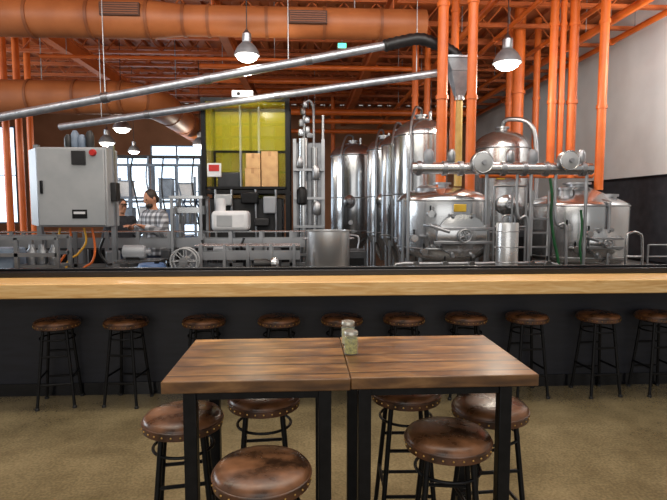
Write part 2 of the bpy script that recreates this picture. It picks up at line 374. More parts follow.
def straight_pipe(name, label, a, b, r, m='orange', cat='pipe', group=None, flanges=(), hang=()):
    a = V(a); b = V(b); t = thing(name, label, cat, a if a.z <= b.z else b, group)
    MB().cyl(a, b, r, None, 18).build('pipe_body', m, t)
    d = (b-a).normalized()
    for f in flanges:
        p = a+(b-a)*f; MB().cyl(p-d*.03, p+d*.03, r*1.22, None, 18).build('coupling', m, t)
    for f in hang:
        p = a+(b-a)*f; MB().cyl((p.x, p.y, p.z+r*.5), (p.x, p.y, ZC), .01, None, 6).build('hanger_rod', 'steel_dull', t)
    return t
for k, (x_, z_, r_, lb) in enumerate([(3.1, 5.0, .06, 'orange overhead pipe running back above the tall fermenters'),
        (4.05, 5.2, .045, 'thin orange overhead pipe running back between the risers'),
        (5.07, 5.1, .045, 'orange overhead pipe running back above the right kettle'),
        (5.6, 5.05, .07, 'thicker orange overhead pipe running back, second from the pale right wall'),
        (6.1, 5.3, .04, 'thinnest orange overhead pipe running back near the pale right wall'),
        (6.6, 5.2, .06, 'orange overhead pipe running back right beside the pale wall')]):
    straight_pipe('overhead_pipe', lb, (x_, 6.5, z_), (x_, YB-.1, z_), r_, 'orange', 'pipe', 'overhead pipes', (.3, .5, .7), (.25, .48, .7))
for (py, Y, x0, x1, r_, lb) in [(66, 12.6, 200, 420, .06, 'orange horizontal overhead pipe crossing in front of the yellow guard frame'),
                          (80, 15.2, 190, 425, .07, 'thin orange horizontal overhead pipe farthest back under the joists'),
                          (56, 10.6, 40, 300, .035, 'thin orange conduit crossing behind the bell-shaped left lamp'),
                          (90, 19.0, 190, 375, .1, 'far orange horizontal pipe just above the top of the yellow guard frame'),
                          (112, 17.0, 290, 470, .1, 'far orange horizontal pipe level with the top of the yellow guard frame'),
                          (121, 16.2, 300, 445, .07, 'orange horizontal pipe passing just above the tall fermenters'),
                          (131, 18.0, 290, 440, .07, 'lowest far orange pipe, half hidden behind the tall fermenter domes')]:
    a = P(x0, py, Y); c = P(x1, py, Y)
    straight_pipe('cross_pipe', lb, (a.x, Y, a.z), (c.x, Y, a.z), r_, 'orange', 'pipe', 'cross pipes', (.2, .5, .8), (.1, .9))
vp = [(442, 188, 8.05, 5.2, 'orange riser pipe, leftmost of three above the front kettle'),
      (454, 155, 8.75, 3.8, 'thin orange riser pipe, middle of three above the front kettle'),
      (471.5, 191, 7.85, 4.8, 'orange riser pipe, rightmost of three above the front kettle'),
      (552, 178, 8.95, 4, 'orange riser pipe left of the white gauge by the right kettle'),
      (561, 178, 8.95, 3.0, 'thin orange riser pipe right behind the white gauge'),
      (572, 178, 8.95, 4.6, 'orange riser pipe standing just right of the white gauge'),
      (602, 190, 8.6, 4.4, 'orange riser pipe rising from the lid of the right kettle'),
      (415, 150, 11.6, 3.2, 'thin orange riser pipe behind the largest tall fermenter'),
      (427, 140, 12.3, 3.0, 'thin orange riser pipe second behind the largest tall fermenter'),
      (518, 134, 11.2, 5.5, 'thick orange riser pipe behind the domed kettle'),
      (536, 150, 11.8, 3.2, 'thin orange riser pipe right of the thick riser, behind the railing'),
      (509, 150, 12.4, 3.4, 'thin orange riser pipe just left of the thick riser')]
for px, py, Y, r, lb in vp:
    z0 = P(px, py, Y).z
    if Y > 9.3: z0 = 0
    q = P(px, 100, Y)
    straight_pipe('riser_pipe', lb, (q.x, Y, z0), (q.x, Y, ZC), r*Y/520, 'orange', 'pipe', 'riser pipes', (.35, .7))
for px, Y, lb in [(7, 11.9, 'orange post, leftmost one beside the bright left window'), (20, 12.6, 'orange post just behind the grey cabinet, second from the left'), (31, 13.6, 'thin orange post third from the left behind the cabinet'),
                  (333, 18.5, 'far orange post between the lift tower and the widest fermenter')]:
    q = P(px, 150, Y); straight_pipe('orange_post', lb, (q.x, Y, 0), (q.x, Y, ZC), .075, 'orange', 'post', 'orange posts')

# ------------------------------------------------------------------ augers and chute
def auger(name, label, a, b, r, bands, wires):
    a = V(a); b = V(b); t = thing(name, label, 'auger', a); d = (b-a).normalized()
    MB().cyl(a, b, r, None, 18).build('auger_tube', 'galv', t)
    for f in bands:
        p = a+(b-a)*f; MB().cyl(p-d*.05, p+d*.05, r*1.2, None, 18).build('clamp', 'steel_dull', t)
    for f in wires:
        p = a+(b-a)*f; MB().cyl(p, (p.x, p.y, ZC), .008, None, 6).build('hanger_wire', 'steel_dull', t)
    return t
Y1 = 8.3
auger('grain_auger', 'long galvanised auger tube slanting up to the black flexible elbow', P(-20, 121, Y1), P(388, 45, Y1), .066, (.3, .55, .8), (.3, .75))
auger('grain_auger', 'thinner lower galvanised auger tube slanting up to the grain chute', P(60, 127, 9.6), P(437, 73, 8.5), .06, (.25, .6), (.12, .95))
hp = smooth_pts([P(384, 46, Y1), P(400, 42, Y1), P(420, 39, Y1), P(438, 45, Y1), P(452, 52, Y1), P(460, 60, Y1)], 6)
hb = MB(); rr = [.085*(1+.14*(k % 2)) for k in range(len(hp))]
hb.tube(hp, rr, 16); tag(hb.build('flexible_elbow', 'blackplastic'), 'black ribbed flexible elbow at the upper end of the long auger tube', 'hose')
t = thing('grain_chute', 'grey angular hopper head with narrow yellowed chute dropping to the front kettle', 'chute', P(461, 158, Y1))
top = P(460, 64, Y1); mid = P(461, 98, Y1)
MB().frustum((top.x, Y1), top.z-.14, .34, .3, top.z+.06, .46, .34, -.03).build('hopper', 'galv_dk', t, .008)
MB().bx(top.x-.28, top.x+.22, Y1-.19, Y1+.19, top.z+.06, top.z+.085).build('hopper_rim', 'galv', t)
MB().frustum((top.x, Y1), mid.z, .12, .12, top.z-.14, .34, .3).build('cone', 'galv_dk', t, .006)
MB().lathe([(.062, 0), (.052, mid.z-2.0)], (top.x, Y1, 2.0), 16).build('chute_tube', 'chute', t)
MB().lathe([(.078, 0), (.078, .07)], (top.x, Y1, mid.z-.04), 16).build('collar', 'steel_dull', t)

# ------------------------------------------------------------------ pendant lamps
def pendant(px, py, Y, r, label, emis='lens', power=60, shade='galv_dk'):
    c = P(px, py, Y); t = thing('pendant_lamp', label, 'pendant lamp', c, 'pendant lamps')
    s = r/.2
    MB().lathe([(0,-.05*s), (.1*s,-.04*s), (.165*s,.0*s), (.195*s,.06*s)], c, 28).build('lens', emis, t)
    MB().lathe([(.22*s,.055*s), (.205*s,.12*s), (.16*s,.2*s), (.1*s,.26*s), (.075*s,.28*s)], c, 28).build('shade', shade, t)
    MB().lathe([(.075*s,.27*s), (.08*s,.3*s), (.08*s,.42*s), (.05*s,.45*s), (.015*s,.5*s)], c, 18).build('ballast', 'steel_dull', t)
    MB().cyl((c.x, c.y, c.z+.49*s), (c.x, c.y, ZC), .008, None, 6).build('cord', 'blackplastic', t)
    l = bpy.data.lights.new('lamp', 'POINT'); l.energy = power; l.color = (1,.89,.74); l.shadow_soft_size = .12
    lo = bpy.data.objects.new('lamp', l); COL.objects.link(lo); lo.location = (c.x, c.y, c.z-.25*s)
pendant(247, 59, 8.4, .18, 'lit bell-shaped pendant lamp hanging in front of the wide orange duct', 'lens', 62)
pendant(507, 67, 8.4, .205, 'lit bell-shaped pendant lamp at right, between the orange riser pipes', 'lens', 72)
pendant(122, 131, 13.6, .2, 'small distant lit pendant lamp right of the grey cabinet, nearest the elbow duct', 'lens_s', 45)
pendant(107, 145, 15.2, .2, 'small distant lit pendant lamp, farthest one above the grey cabinet corner', 'lens_s', 38)
pendant(134, 153, 16.2, .16, 'smallest distant lit pendant lamp, above the two people', 'lens_s', 20)
pendant(200, 147, 14.2, .18, 'small distant lit pendant lamp just left of the yellow guard frame', 'lens_s', 45)
g = P(342, 46, 12.0); t = thing('exit_light', 'small green lit sign hanging below the roof joists', 'sign', (g.x, g.y, g.z))
MB().bx(g.x-.1, g.x+.1, g.y-.03, g.y+.03, g.z-.06, g.z+.06).build('housing', 'white', t, .01)
MB().bx(g.x-.09, g.x+.09, g.y-.036, g.y-.03, g.z-.05, g.z+.05).build('panel', 'greenlight', t)
MB().cyl((g.x, g.y, g.z+.06), (g.x, g.y, ZC), .01, None, 6).build('stem', 'steel_dull', t)

# ------------------------------------------------------------------ tanks
def manway(t, c, r, sx=1.0, proj=.1, big=False):
    c = V(c); sc = (sx, 1, 1)
    fr = MB().lathe([(r,.14),(r,-proj),(r*1.1,-proj),(r*1.1,-proj-.025)], c, 36, 'y', sc).build('manway', 'steel_dull', t)
    MB().lathe([(r*1.08,-proj-.026),(r*1.08,-proj-.05),(r*.9,-proj-.065),(r*.5,-proj-.1),(.0,-proj-.11)], c, 36, 'y', sc).build('manway_door', 'steel', fr)
    yf = c.y-proj-.1
    q = MB().torus((c.x, yf-.07, c.z), r*.32, .013, 'y'); q.cyl((c.x, yf+.02, c.z), (c.x, yf-.08, c.z), .02)
    for k in range(2):
        a = PI*k/2+.4; u = Vector((math.cos(a), 0, math.sin(a)))*r*.32; q.cyl(Vector((c.x, yf-.07, c.z))-u, Vector((c.x, yf-.07, c.z))+u, .01, None, 8)
    q.build('handwheel', 'steel_dull', fr)
    if big:
        for dz in (-.35, .35):
            MB().bx(c.x-r*sx*1.25, c.x+r*sx*1.25, yf-.01, yf+.02, c.z+dz*r-.02, c.z+dz*r+.02).build('clamp_bar', 'steel_dull', fr, .005)
        for k in range(8):
            a = PI*k/4+PI/8; MB().cyl((c.x+r*1.12*sx*math.cos(a), yf+.1, c.z+r*1.12*math.sin(a)), (c.x+r*1.12*sx*math.cos(a), yf, c.z+r*1.12*math.sin(a)), .028, None, 10).build('clamp_lug', 'steel_dull', fr)
        MB().tube([(c.x-r*sx*1.45, c.y+.05, c.z+r*.5), (c.x-r*sx*1.4, yf+.0, c.z+r*.5), (c.x-r*sx*.6, yf-.02, c.z+r*.2)], .022, 10).build('hinge_arm', 'steel_dull', fr)
def tank(name, label, cat, x, y, r, zb, zc0, zc1, zt, legs=4, group=None, bands=(), n=48, neck=.09, cone=True, lid='dome'):
    t = thing(name, label, cat, (x, y, 0), group)
    pr = [(.05, zb)]
    if cone: pr += [(r*.97, zc0-.03), (r, zc0)]
    else: pr += [(r*math.sin(a), zc0-(zc0-zb)*math.cos(a)) for a in [PI/2*k/8 for k in range(1,9)]]
    pr += [(r, zc0+(zc1-zc0)*k/3) for k in (1,2,3)]
    if lid == 'dome': pr += [(r*math.cos(a), zc1+(zt-zc1)*math.sin(a)) for a in [PI/2*k/8 for k in range(1,8)]]+[(neck, zt)]
    else: pr += [(r*.985, zc1+.03), (r*.9, zc1+.07), (neck, zt)]
    MB().lathe(pr, (x,y,0), n).build('shell', 'steel', t)
    for z in bands: MB().torus((x,y,z), r, .012, 'z', 48, 8).build('weld_band', 'steel_dull', t)
    for k in range(legs):
        a = 2*PI*(k+.5)/legs; lx, ly = x+r*.86*math.cos(a), y+r*.86*math.sin(a)
        MB().cyl((lx,ly,0), (lx,ly,zc0+.05), .035, None, 12).build('leg', 'steel_dull', t)
    MB().lathe([(neck,0),(neck,.06),(neck*1.35,.06),(neck*1.35,.09),(0.001,.1)], (x,y,zt-.02), 20).build('top_fitting', 'steel_dull', t)
    return t
def valve(t, x, y, z, s=1.0):
    v = MB().cyl((x, y+.1, z), (x, y-.1*s, z), .028*s, None, 12).build('valve', 'steel_dull', t)
    MB().lathe([(.05*s,0),(.055*s,-.015),(.05*s,-.03)], (x, y-.1*s, z), 16, 'y').build('valve_flange', 'steel', v)
    MB().bx(x-.01, x+.01, y-.08*s, y-.06*s, z+.02, z+.12*s).build('lever', 'black', v)
ferm = [(353, 13.0, .56, 144, 157, 'widest tall cylindrical steel fermenter, farthest left in the row'),
        (383, 11.85, .37, 139, 151, 'narrow tall steel fermenter, second from the left in the row'),
        (400, 10.65, .39, 133, 146, 'narrow tall steel fermenter half hidden behind the nearest tall one'),
        (420, 9.5, .48, 119, 137, 'tall steel fermenter nearest the front kettle, with looped pipe over its dome')]
for k, (px, Y, r, yt, yc, lb) in enumerate(ferm):
    x_ = xat(px, Y); zt = zat(yt, Y); z1 = zat(yc, Y)
    t = tank('fermenter', lb, 'tank', x_, Y, r, .45, 1.05, z1, zt, 4, 'tall fermenters', (1.1, 1.9, z1))
    q = x_-r*.55; yy = Y-r*.84
    MB().tube(smooth_pts([(x_, Y, zt+.05), (x_-.02, Y-.08, zt+.16), (x_-r*.35, Y-r*.5, zt+.14), (q-.02, yy-.05, z1+.05), (q, yy-.05, z1-.3), (q, yy-.05, .9)], 6), .022, 10).build('wash_pipe', 'steel_dull', t)
    if k < 3:
        manway(t, (x_-r*.25, Y-r*.94, 1.8), .15, .85, .06)
        MB().cyl((x_-r*.2, Y-r*.97, 1.3), (x_-r*.2, Y-r-.09, 1.3), .05, None, 16).build('gauge', 'white', t)
    MB().torus((x_, Y, zt-.02), r*.35, .012).build('lifting_ring', 'steel_dull', t)
    MB().cyl((x_+r*.3, Y-r*.2, zt-.06), (x_+r*.3, Y-r*.2, zt+.12), .03, None, 12).build('relief_valve', 'steel_dull', t)
# front kettle
YE = 8.05; xE = xat(442, YE); rE = .69
t = tank('brew_kettle', 'wide rounded front steel kettle with big oval side door and gold badge', 'tank', xE, YE, rE, zat(268, YE), zat(246, YE), zat(201, YE), zat(187, YE), 4, None, (zat(201, YE), zat(246, YE)), 64, .1, False)
mc = P(459, 235, YE-rE); manway(t, (mc.x, YE-rE*.93, mc.z), .275, 1.2, .16, True)
bc = P(460, 208, YE-rE); MB().bx(bc.x-.09, bc.x+.09, bc.y-.02, bc.y+.06, bc.z-.055, bc.z+.055).build('badge', 'badge', t, .01)
for a in (-1.15, .95):
    lx = xE+(rE+.04)*math.sin(a); ly = YE-(rE+.04)*math.cos(a)
    MB().tube([(lx, ly, zat(200, YE)), (lx, ly, .2)], .022, 10).build('side_pipe', 'steel_dull', t)
for px, py in ((414, 238), (424, 252), (430, 214)): valve(t, xat(px, YE-rE), YE-rE*.93, zat(py, YE-rE))
MB().lathe([(.17,0),(.17,.05),(.1,.09),(0,.1)], (xE-.3, YE-.2, zat(192, YE)), 20).build('hatch', 'steel_dull', t)
# domed kettle behind
YD = 10.0; xD = xat(500, YD)
t = tank('brew_kettle', 'tall domed steel kettle standing behind the front kettle and the railing', 'tank', xD, YD, .545, .5, .8, zat(150, YD, 500), zat(131, YD, 500), 4, None, (1.2, zat(150, YD, 500)), 56, .1, False)
zt = zat(131, YD, 500)
MB().tube(smooth_pts([(xD, YD, zt+.05), (xD+.05, YD-.1, zt+.2), (xD+.4, YD-.3, zt+.1), (xD+.53, YD-.36, zt-.4), (xD+.53, YD-.38, 1.2)], 6), .045, 12).build('vapour_pipe', 'steel_dull', t)
manway(t, (xD-.12, YD-.51, zat(205, YD, 490)), .17)
MB().box((xD-.2, YD-.51, zat(178, YD, 490)), (.16, .06, .12)).build('badge', 'badge', t, .01)
# right kettle
YF = 8.65; xF = xat(576, YF); rF = .81
z1 = zat(206, YF, 583); zt = zat(187, YF, 583)
t = tank('brew_kettle', 'broad squat steel kettle at right with shallow conical lid', 'tank', xF, YF, rF, .62, zat(254, YF, 583), z1, zt, 4, None, (z1, zat(254, YF, 583)), 64, .17, False, 'cone')
mc = P(606, 243, YF-rF); manway(t, (mc.x-.05, YF-rF*.86, mc.z), .2, 1.1, .1, True)
bc = P(602, 214, YF-rF); MB().bx(bc.x-.08, bc.x+.08, YF-rF*.95, YF-rF*.8, bc.z-.05, bc.z+.05).build('badge', 'badge', t, .01)
MB().lathe([(.2,0),(.2,.06),(.13,.1),(.12,.2),(.15,.2),(.15,.24),(0,.25)], (xF-.33, YF-.25, z1+.06), 24).build('lid_hatch', 'steel_dull', t)
MB().lathe([(.12,0),(.12,.1),(.15,.1),(.15,.14),(0,.15)], (xF+.36, YF-.34, z1+.05), 24).build('lid_fitting', 'steel_dull', t)
for a in (-.95, .1):
    lx = xF+(rF+.035)*math.sin(a); ly = YF-(rF+.035)*math.cos(a)
    MB().tube(smooth_pts([(xF+rF*.7*math.sin(a), YF-rF*.7*math.cos(a), z1+.09), (lx-.02*math.sin(a), ly+.02, z1+.05), (lx, ly, z1-.12), (lx, ly, .2)], 5), .024, 10).build('side_pipe', 'steel_dull', t)
for px, py in ((575, 250), (588, 234), (566, 228)): valve(t, xat(px, YF-rF), YF-rF*.97, zat(py, YF-rF))

# ------------------------------------------------------------------ pipe manifold with round gauges
YM = 7.2
def wheelgauge(px, py, r, label):
    c = P(px, py, YM); t = thing('round_gauge', label, 'gauge', (c.x, YM, c.z), 'round gauges')
    MB().lathe([(r,.0),(r,-.1),(r*.95,-.11)], (c.x, YM+.03, c.z), 32, 'y').build('gauge_case', 'steel_dull', t)
    MB().lathe([(r*.9,0),(r*.9,-.012),(r*.6,-.03),(0,-.035)], (c.x, YM-.078, c.z), 32, 'y').build('dial', 'cab', t)
    MB().torus((c.x, YM-.08, c.z), r*.93, .014, 'y').build('bezel', 'steel', t)
    MB().cyl((c.x, YM-.1, c.z), (c.x, YM-.16, c.z), .03, None, 12).build('centre_knob', 'steel_dull', t)
    return c
gA = wheelgauge(481, 163, .15, 'round pale-faced gauge above the front kettle, left of two')
gB = wheelgauge(567, 161, .14, 'round pale-faced gauge beside the orange risers, right of two')
a = P(412, 166, YM+.1); b_ = P(592, 172, YM+.1)
t = thing('steel_manifold', 'long horizontal steel pipe beam carrying both round gauges', 'pipe', (a.x, YM+.1, 0))
zm = a.z-.03
MB().cyl((a.x, YM+.12, zm), (b_.x, YM+.12, zm), .085, None, 20).build('beam', 'steel', t)
for px in (420, 446, 462, 505, 526, 548, 585):
    xx = xat(px, YM); MB().cyl((xx-.03, YM+.12, zm), (xx+.03, YM+.12, zm), .105, None, 20).build('beam_flange', 'steel_dull', t)
for px, s_ in ((430, 1.2), (453, .9), (512, 1.0), (535, 1.2), (584, .9)):
    xx = xat(px, YM); MB().lathe([(.04*s_,0),(.06*s_,.04),(.06*s_,.15),(.045*s_,.18),(.03*s_,.2)], (xx, YM+.12, zm+.07), 18).build('motor_housing', 'cab2' if px in (430, 535) else 'steel_dull', t)
for px in (410, 489, 534, 590):
    xx = xat(px, YM); MB().cyl((xx, YM+.12, 0), (xx, YM+.12, zm), .024, None, 12).build('support_post', 'steel_dull', t)
for px, dz in ((520, .7), (559, .8)):
    xx = xat(px, YM); MB().tube(smooth_pts([(xx, YM+.12, zm-.05), (xx, YM+.12, zm-dz*.6), (xx+.03, YM+.1, zm-dz), (xx+.16, YM+.09, zm-dz-.08), (xx+.18, YM+.09, .15)], 5), .022, 10).build('drop_pipe', 'steel_dull', t)
a = P(480, 178, 8.95); c = P(592, 178, 8.95)
straight_pipe('cross_pipe', 'short orange horizontal pipe just below the right-hand gauge', (a.x, 8.95, a.z+.06), (c.x, 8.95, a.z+.06), .06, 'orange', 'pipe', 'cross pipes', (.3, .7))
# low pipe run in front of the kettles
Yl = 6.95; zl = zat(264, Yl); a = xat(395, Yl); c = xat(560, Yl)
t = thing('wort_pipe', 'low steel pipe run with valves in front of the kettles', 'pipe', (a, Yl, 0))
MB().tube(smooth_pts([(a, Yl, .05), (a, Yl, zl-.1), (a+.08, Yl, zl), (a+.3, Yl, zl)], 5)+[Vector((c-.3, Yl, zl))]+smooth_pts([(c-.25, Yl, zl), (c-.05, Yl, zl-.02), (c, Yl, zl-.12), (c, Yl, .05)], 5), .025, 12).build('pipe_body', 'steel_dull', t)
for px in (415, 444, 470, 530, 546): valve(t, xat(px, Yl), Yl-.02, zl, .9)
# railings
def railing(label, pxs, py0, Y, rails):
    zt = zat(py0, Y); t = thing('handrail', label, 'railing', (xat(pxs[0], Y), Y, 0), 'steel railings')
    for px in pxs: MB().cyl((xat(px, Y), Y, 0), (xat(px, Y), Y, zt), .016, None, 12).build('rail_post', 'steel_dull', t)
    for py in rails: MB().cyl((xat(pxs[0], Y), Y, zat(py, Y)), (xat(pxs[-1], Y), Y, zat(py, Y)), .014, None, 12).build('rail', 'steel_dull', t)
railing('steel tube railing between the front kettle and the right kettles', (494, 512, 526), 186, 7.48, (186, 227, 248))
railing('slim low steel railing at the far right edge, below the dark board', (650, 672, 694), 246, 8.2, (246, 258))
t = thing('handrail', 'curved steel stair rail at far right below the dark board', 'railing', (xat(632, 7.6), 7.6, 0), 'steel railings')
MB().tube(smooth_pts([(xat(628, 7.6), 7.6, 0), (xat(628, 7.6), 7.6, zat(244, 7.6)), (xat(631, 7.6), 7.6, zat(234, 7.6)), (xat(640, 7.6), 7.6, zat(234, 7.6)), (xat(644, 7.6), 7.6, zat(246, 7.6)), (xat(645, 7.6), 7.6, 0)], 5), .02, 10).build('rail', 'steel', t)
MB().cyl((xat(628, 7.6), 7.6, zat(258, 7.6)), (xat(645, 7.6), 7.6, zat(258, 7.6)), .016).build('rail', 'steel', t)
# ladder
Yq = 7.55; t = thing('step_ladder', 'narrow steel ladder leaning by the left side of the right kettle', 'ladder', (xat(540, Yq), Yq, 0))
for px in (532, 548): MB().tube([(xat(px-3, Yq), Yq-.1, .0), (xat(px+4, Yq), Yq+.12, zat(190, Yq))], .016, 10).build('ladder_rail', 'steel_dull', t)
for k in range(8):
    f = .12+k*.11; z = f*zat(190, Yq); dx = (xat(548, Yq)-xat(541, Yq))*f
    MB().bx(xat(529, Yq)+dx, xat(545, Yq)+dx, Yq-.1+.22*f-.03, Yq-.1+.22*f+.03, z-.012, z+.012).build('tread', 'steel_dull', t)
# dark machine carts
def skid(label, px, Y, w, h, m_):
    x_ = xat(px, Y); t = thing('machine_cart', label, 'machine', (x_, Y, 0), 'dark machine carts')
    MB().bx(x_-w/2, x_+w/2, Y-.25, Y+.25, .15, h).build('cart_body', m_, t, .02)
    MB().bx(x_-w/2+.05, x_+w/2-.05, Y-.262, Y-.24, .3, h-.12).build('access_panel', 'black', t)
    for sx_ in (-1,1):
        for sy_ in (-1,1): MB().cyl((x_+sx_*(w/2-.06)-.02, Y+sy_*.18, .075), (x_+sx_*(w/2-.06)+.02, Y+sy_*.18, .075), .075, None, 16).build('wheel', 'blackplastic', t)
        MB().bx(x_+sx_*(w/2-.06)-.03, x_+sx_*(w/2-.06)+.03, Y-.2, Y+.2, .1, .16).build('axle_bracket', 'black', t)
    MB().tube(smooth_pts([(x_-w*.3, Y+.2, h), (x_-w*.3, Y+.22, h+.2), (x_+w*.3, Y+.22, h+.2), (x_+w*.3, Y+.2, h)], 4), .016, 8).build('push_handle', 'steel_dull', t)
skid('dark machine cart between the front kettle and the right kettle, behind the railing', 514, 8.6, .32, 1.3, 'darkgrey')
skid('dark machine cart behind the wide pot, left of the front kettle', 350, 8.4, .5, .98, 'darkgrey')
# narrow cylinder
Yb = 6.6; xb = xat(508, Yb); t = thing('steel_cylinder', 'narrow upright steel cylinder standing in front of the railing', 'cylinder', (xb, Yb, 0))
zc_ = zat(223, Yb)
MB().lathe([(.135,0),(.14,.02),(.14,zc_-.02),(.135,zc_),(.12,zc_),(.12,.3)], (xb,Yb,0), 32).build('cylinder_body', 'steel_pot', t)
for z in (.95, 1.15, 1.35): MB().torus((xb,Yb,z), .141, .007).build('band', 'steel_dull', t)
# green hoses
tag(MB().tube(smooth_pts([P(550,178,7.72), P(552,195,7.72), P(551,216,7.72), P(554,240,7.7), P(558,260,7.68), P(560,290,7.66), (xat(562,7.64),7.64,.03), (xat(580,7.4),7.4,.03)], 7), .022, 10).build('hose', 'green'), 'dark green hose hanging left of the right kettle', 'hose', 'green hoses')
tag(MB().tube(smooth_pts([P(581,210,7.66), P(582,228,7.64), P(580,248,7.63), P(582,268,7.62), (xat(584,7.6),7.6,.03), (xat(604,7.3),7.3,.03)], 7), .019, 10).build('hose', 'green'), 'dark green hose hanging straight in front of the right kettle', 'hose', 'green hoses')
# dark board
t = thing('wall_board', 'large dark framed board on the pale right wall', 'board', (XR-.03, 10.9, .6))
MB().bx(XR-.05, XR, 9.3, 12.6, .6, 2.25).build('board_panel', 'darkgrey', t)
MB().bx(XR-.07, XR, 9.25, 9.3, .55, 2.3).bx(XR-.07, XR, 12.6, 12.65, .55, 2.3).bx(XR-.07, XR, 9.25, 12.65, 2.25, 2.3).bx(XR-.07, XR, 9.25, 12.65, .55, .6).build('board_frame', 'black', t)

# ------------------------------------------------------------------ yellow guard frame
YP = 9.3; x0 = xat(205, YP); x1 = xat(288, YP); xm = xat(246, YP); ztop = zat(98, YP, 246)
t = thing('can_unloader', 'tall black machine frame with clear yellow guard panels', 'machine', ((x0+x1)/2, YP+.5, 0))
for xx in (x0, x1):
    for yy in (YP, YP+1.0): MB().bx(xx-.04, xx+.04, yy-.04, yy+.04, 0, ztop).build('frame_post', 'black', t)
MB().bx(xm-.025, xm+.025, YP+.97, YP+1.03, 0, ztop).build('frame_post', 'black', t)
zs = zat(187, YP); zmid = zat(146, YP)
for z in (ztop, zs-.06):
    for yy in (YP, YP+1.0): MB().bx(x0+.04, x1-.04, yy-.03, yy+.03, z-.06, z).build('crossbar', 'black', t)
    for xx in (x0, x1): MB().bx(xx-.03, xx+.03, YP+.04, YP+.96, z-.06, z).build('crossbar', 'black', t)
MB().bx(x0+.04, x1-.04, YP+.97, YP+1.03, zmid-.03, zmid+.02).build('crossbar', 'black', t)
for (a_, b_) in ((x0+.04, xm-.025), (xm+.025, x1-.04)):
    MB().bx(a_, b_, YP+.99, YP+1.0, zmid+.02, ztop-.06).build('guard_panel', 'yellowclear', t)
    MB().bx(a_, b_, YP+.99, YP+1.0, zs-.3, zmid-.03).build('guard_panel', 'yellowclear', t)
for xx in (x0+.0, x1-.0): MB().bx(xx-.005, xx+.005, YP+.04, YP+.96, zs, ztop-.06).build('guard_panel', 'yellowclear', t)
MB().bx(x0+.04, x1-.04, YP-.005, YP+.005, zmid-.1, ztop-.06).build('guard_panel', 'yellowfront', t)
MB().bx(x0+.16, xm-.15, YP+.4, YP+.8, zs+.0, zs+.28).build('lift_drive', 'darkgrey', t, .02)
MB().bx(xm+.12, x1-.3, YP+1.1, YP+1.35, .3, ztop-.3).build('rear_mast', 'cab2', t)
MB().bx(x0+.15, x0+.3, YP+1.1, YP+1.3, .3, ztop-.1).build('rear_mast', 'darkgrey', t)
for z in (zs+.3, zmid+.25, zmid+.5): MB().bx(x0+.04, x1-.04, YP+1.05, YP+1.1, z, z+.05).build('rear_bar', 'darkgrey', t)
MB().bx(x0, x1, YP+1.04, YP+1.35, .0, .3).build('rear_base', 'black', t)
MB().cyl((xm+.2, YP+.5, zs), (xm+.2, YP+.5, ztop-.06), .025, None, 12).build('lift_screw', 'steel_dull', t)
MB().cyl((xm-.12, YP+.35, zs), (xm-.12, YP+.35, ztop-.06), .025, None, 12).build('lift_screw', 'steel_dull', t)
MB().bx(x0+.02, x1-.02, YP-.04, YP+1.0, zs-.04, zs).build('shelf', 'black', t)
MB().bx(x0+.06, x1-.1, YP+.1, YP+.9, .3, zs-.2).build('machine_body', 'blackplastic', t, .02)
sx = P(214, 170, YP-.1); s_ = MB().bx(sx.x-.12, sx.x+.12, YP-.1, YP-.04, sx.z-.12, sx.z+.12).build('control_screen', 'white', t, .01)
MB().bx(sx.x-.09, sx.x+.09, YP-.106, YP-.1, sx.z-.02, sx.z+.09).build('screen_panel', 'red', s_)
for px, py, w, h, m_ in ((250, 198, .3, .2, 'black'), (270, 205, .22, .3, 'cab2'), (224, 200, .3, .2, 'cab'), (238, 215, .2, .16, 'black'), (262, 222, .26, .14, 'blackplastic')):
    c = P(px, py, YP); MB().bx(c.x-w/2, c.x+w/2, YP-.12, YP+.06, c.z-h/2, c.z+h/2).build('drive_box', m_, t, .02)
for px in (216, 232, 256, 276):
    c = xat(px, YP); MB().cyl((c, YP-.03, .4), (c, YP-.03, zs-.05), .02, None, 10).build('air_line', 'steel_dull', t)
def carton(x, y, z, w, d, h, label):
    t = thing('cardboard_box', label, 'box', (x, y, z), 'boxes on the unloader shelf')
    MB().bx(x-w/2, x+w/2, y-d/2, y+d/2, z, z+h).build('carton', 'cardboard', t, .006)
    MB().bx(x-.025, x+.025, y-d/2-.002, y+d/2+.002, z+h-.09, z+h+.002).build('tape', 'tape', t)
carton(xat(253, YP), YP+.16, zs+.002, .27, .3, .32, 'lower left cardboard box on the machine shelf, under another box')
carton(xat(253.5, YP), YP+.16, zs+.325, .25, .28, .26, 'small cardboard box stacked on the lower left box')
carton(xat(270, YP), YP+.16, zs+.002, .29, .3, .62, 'tallest cardboard box at the right of the machine shelf')
wb = P(242, 103, YP); t = thing('sensor_box', 'small white box mounted atop the black machine frame', 'box', (wb.x, YP-.02, ztop))
MB().bx(wb.x-.17, wb.x+.2, YP-.06, YP+.06, ztop, ztop+.12).build('box_body', 'white', t, .01)
MB().cyl((wb.x-.05, YP-.07, ztop+.06), (wb.x-.05, YP-.05, ztop+.06), .03).build('eye', 'black', t)
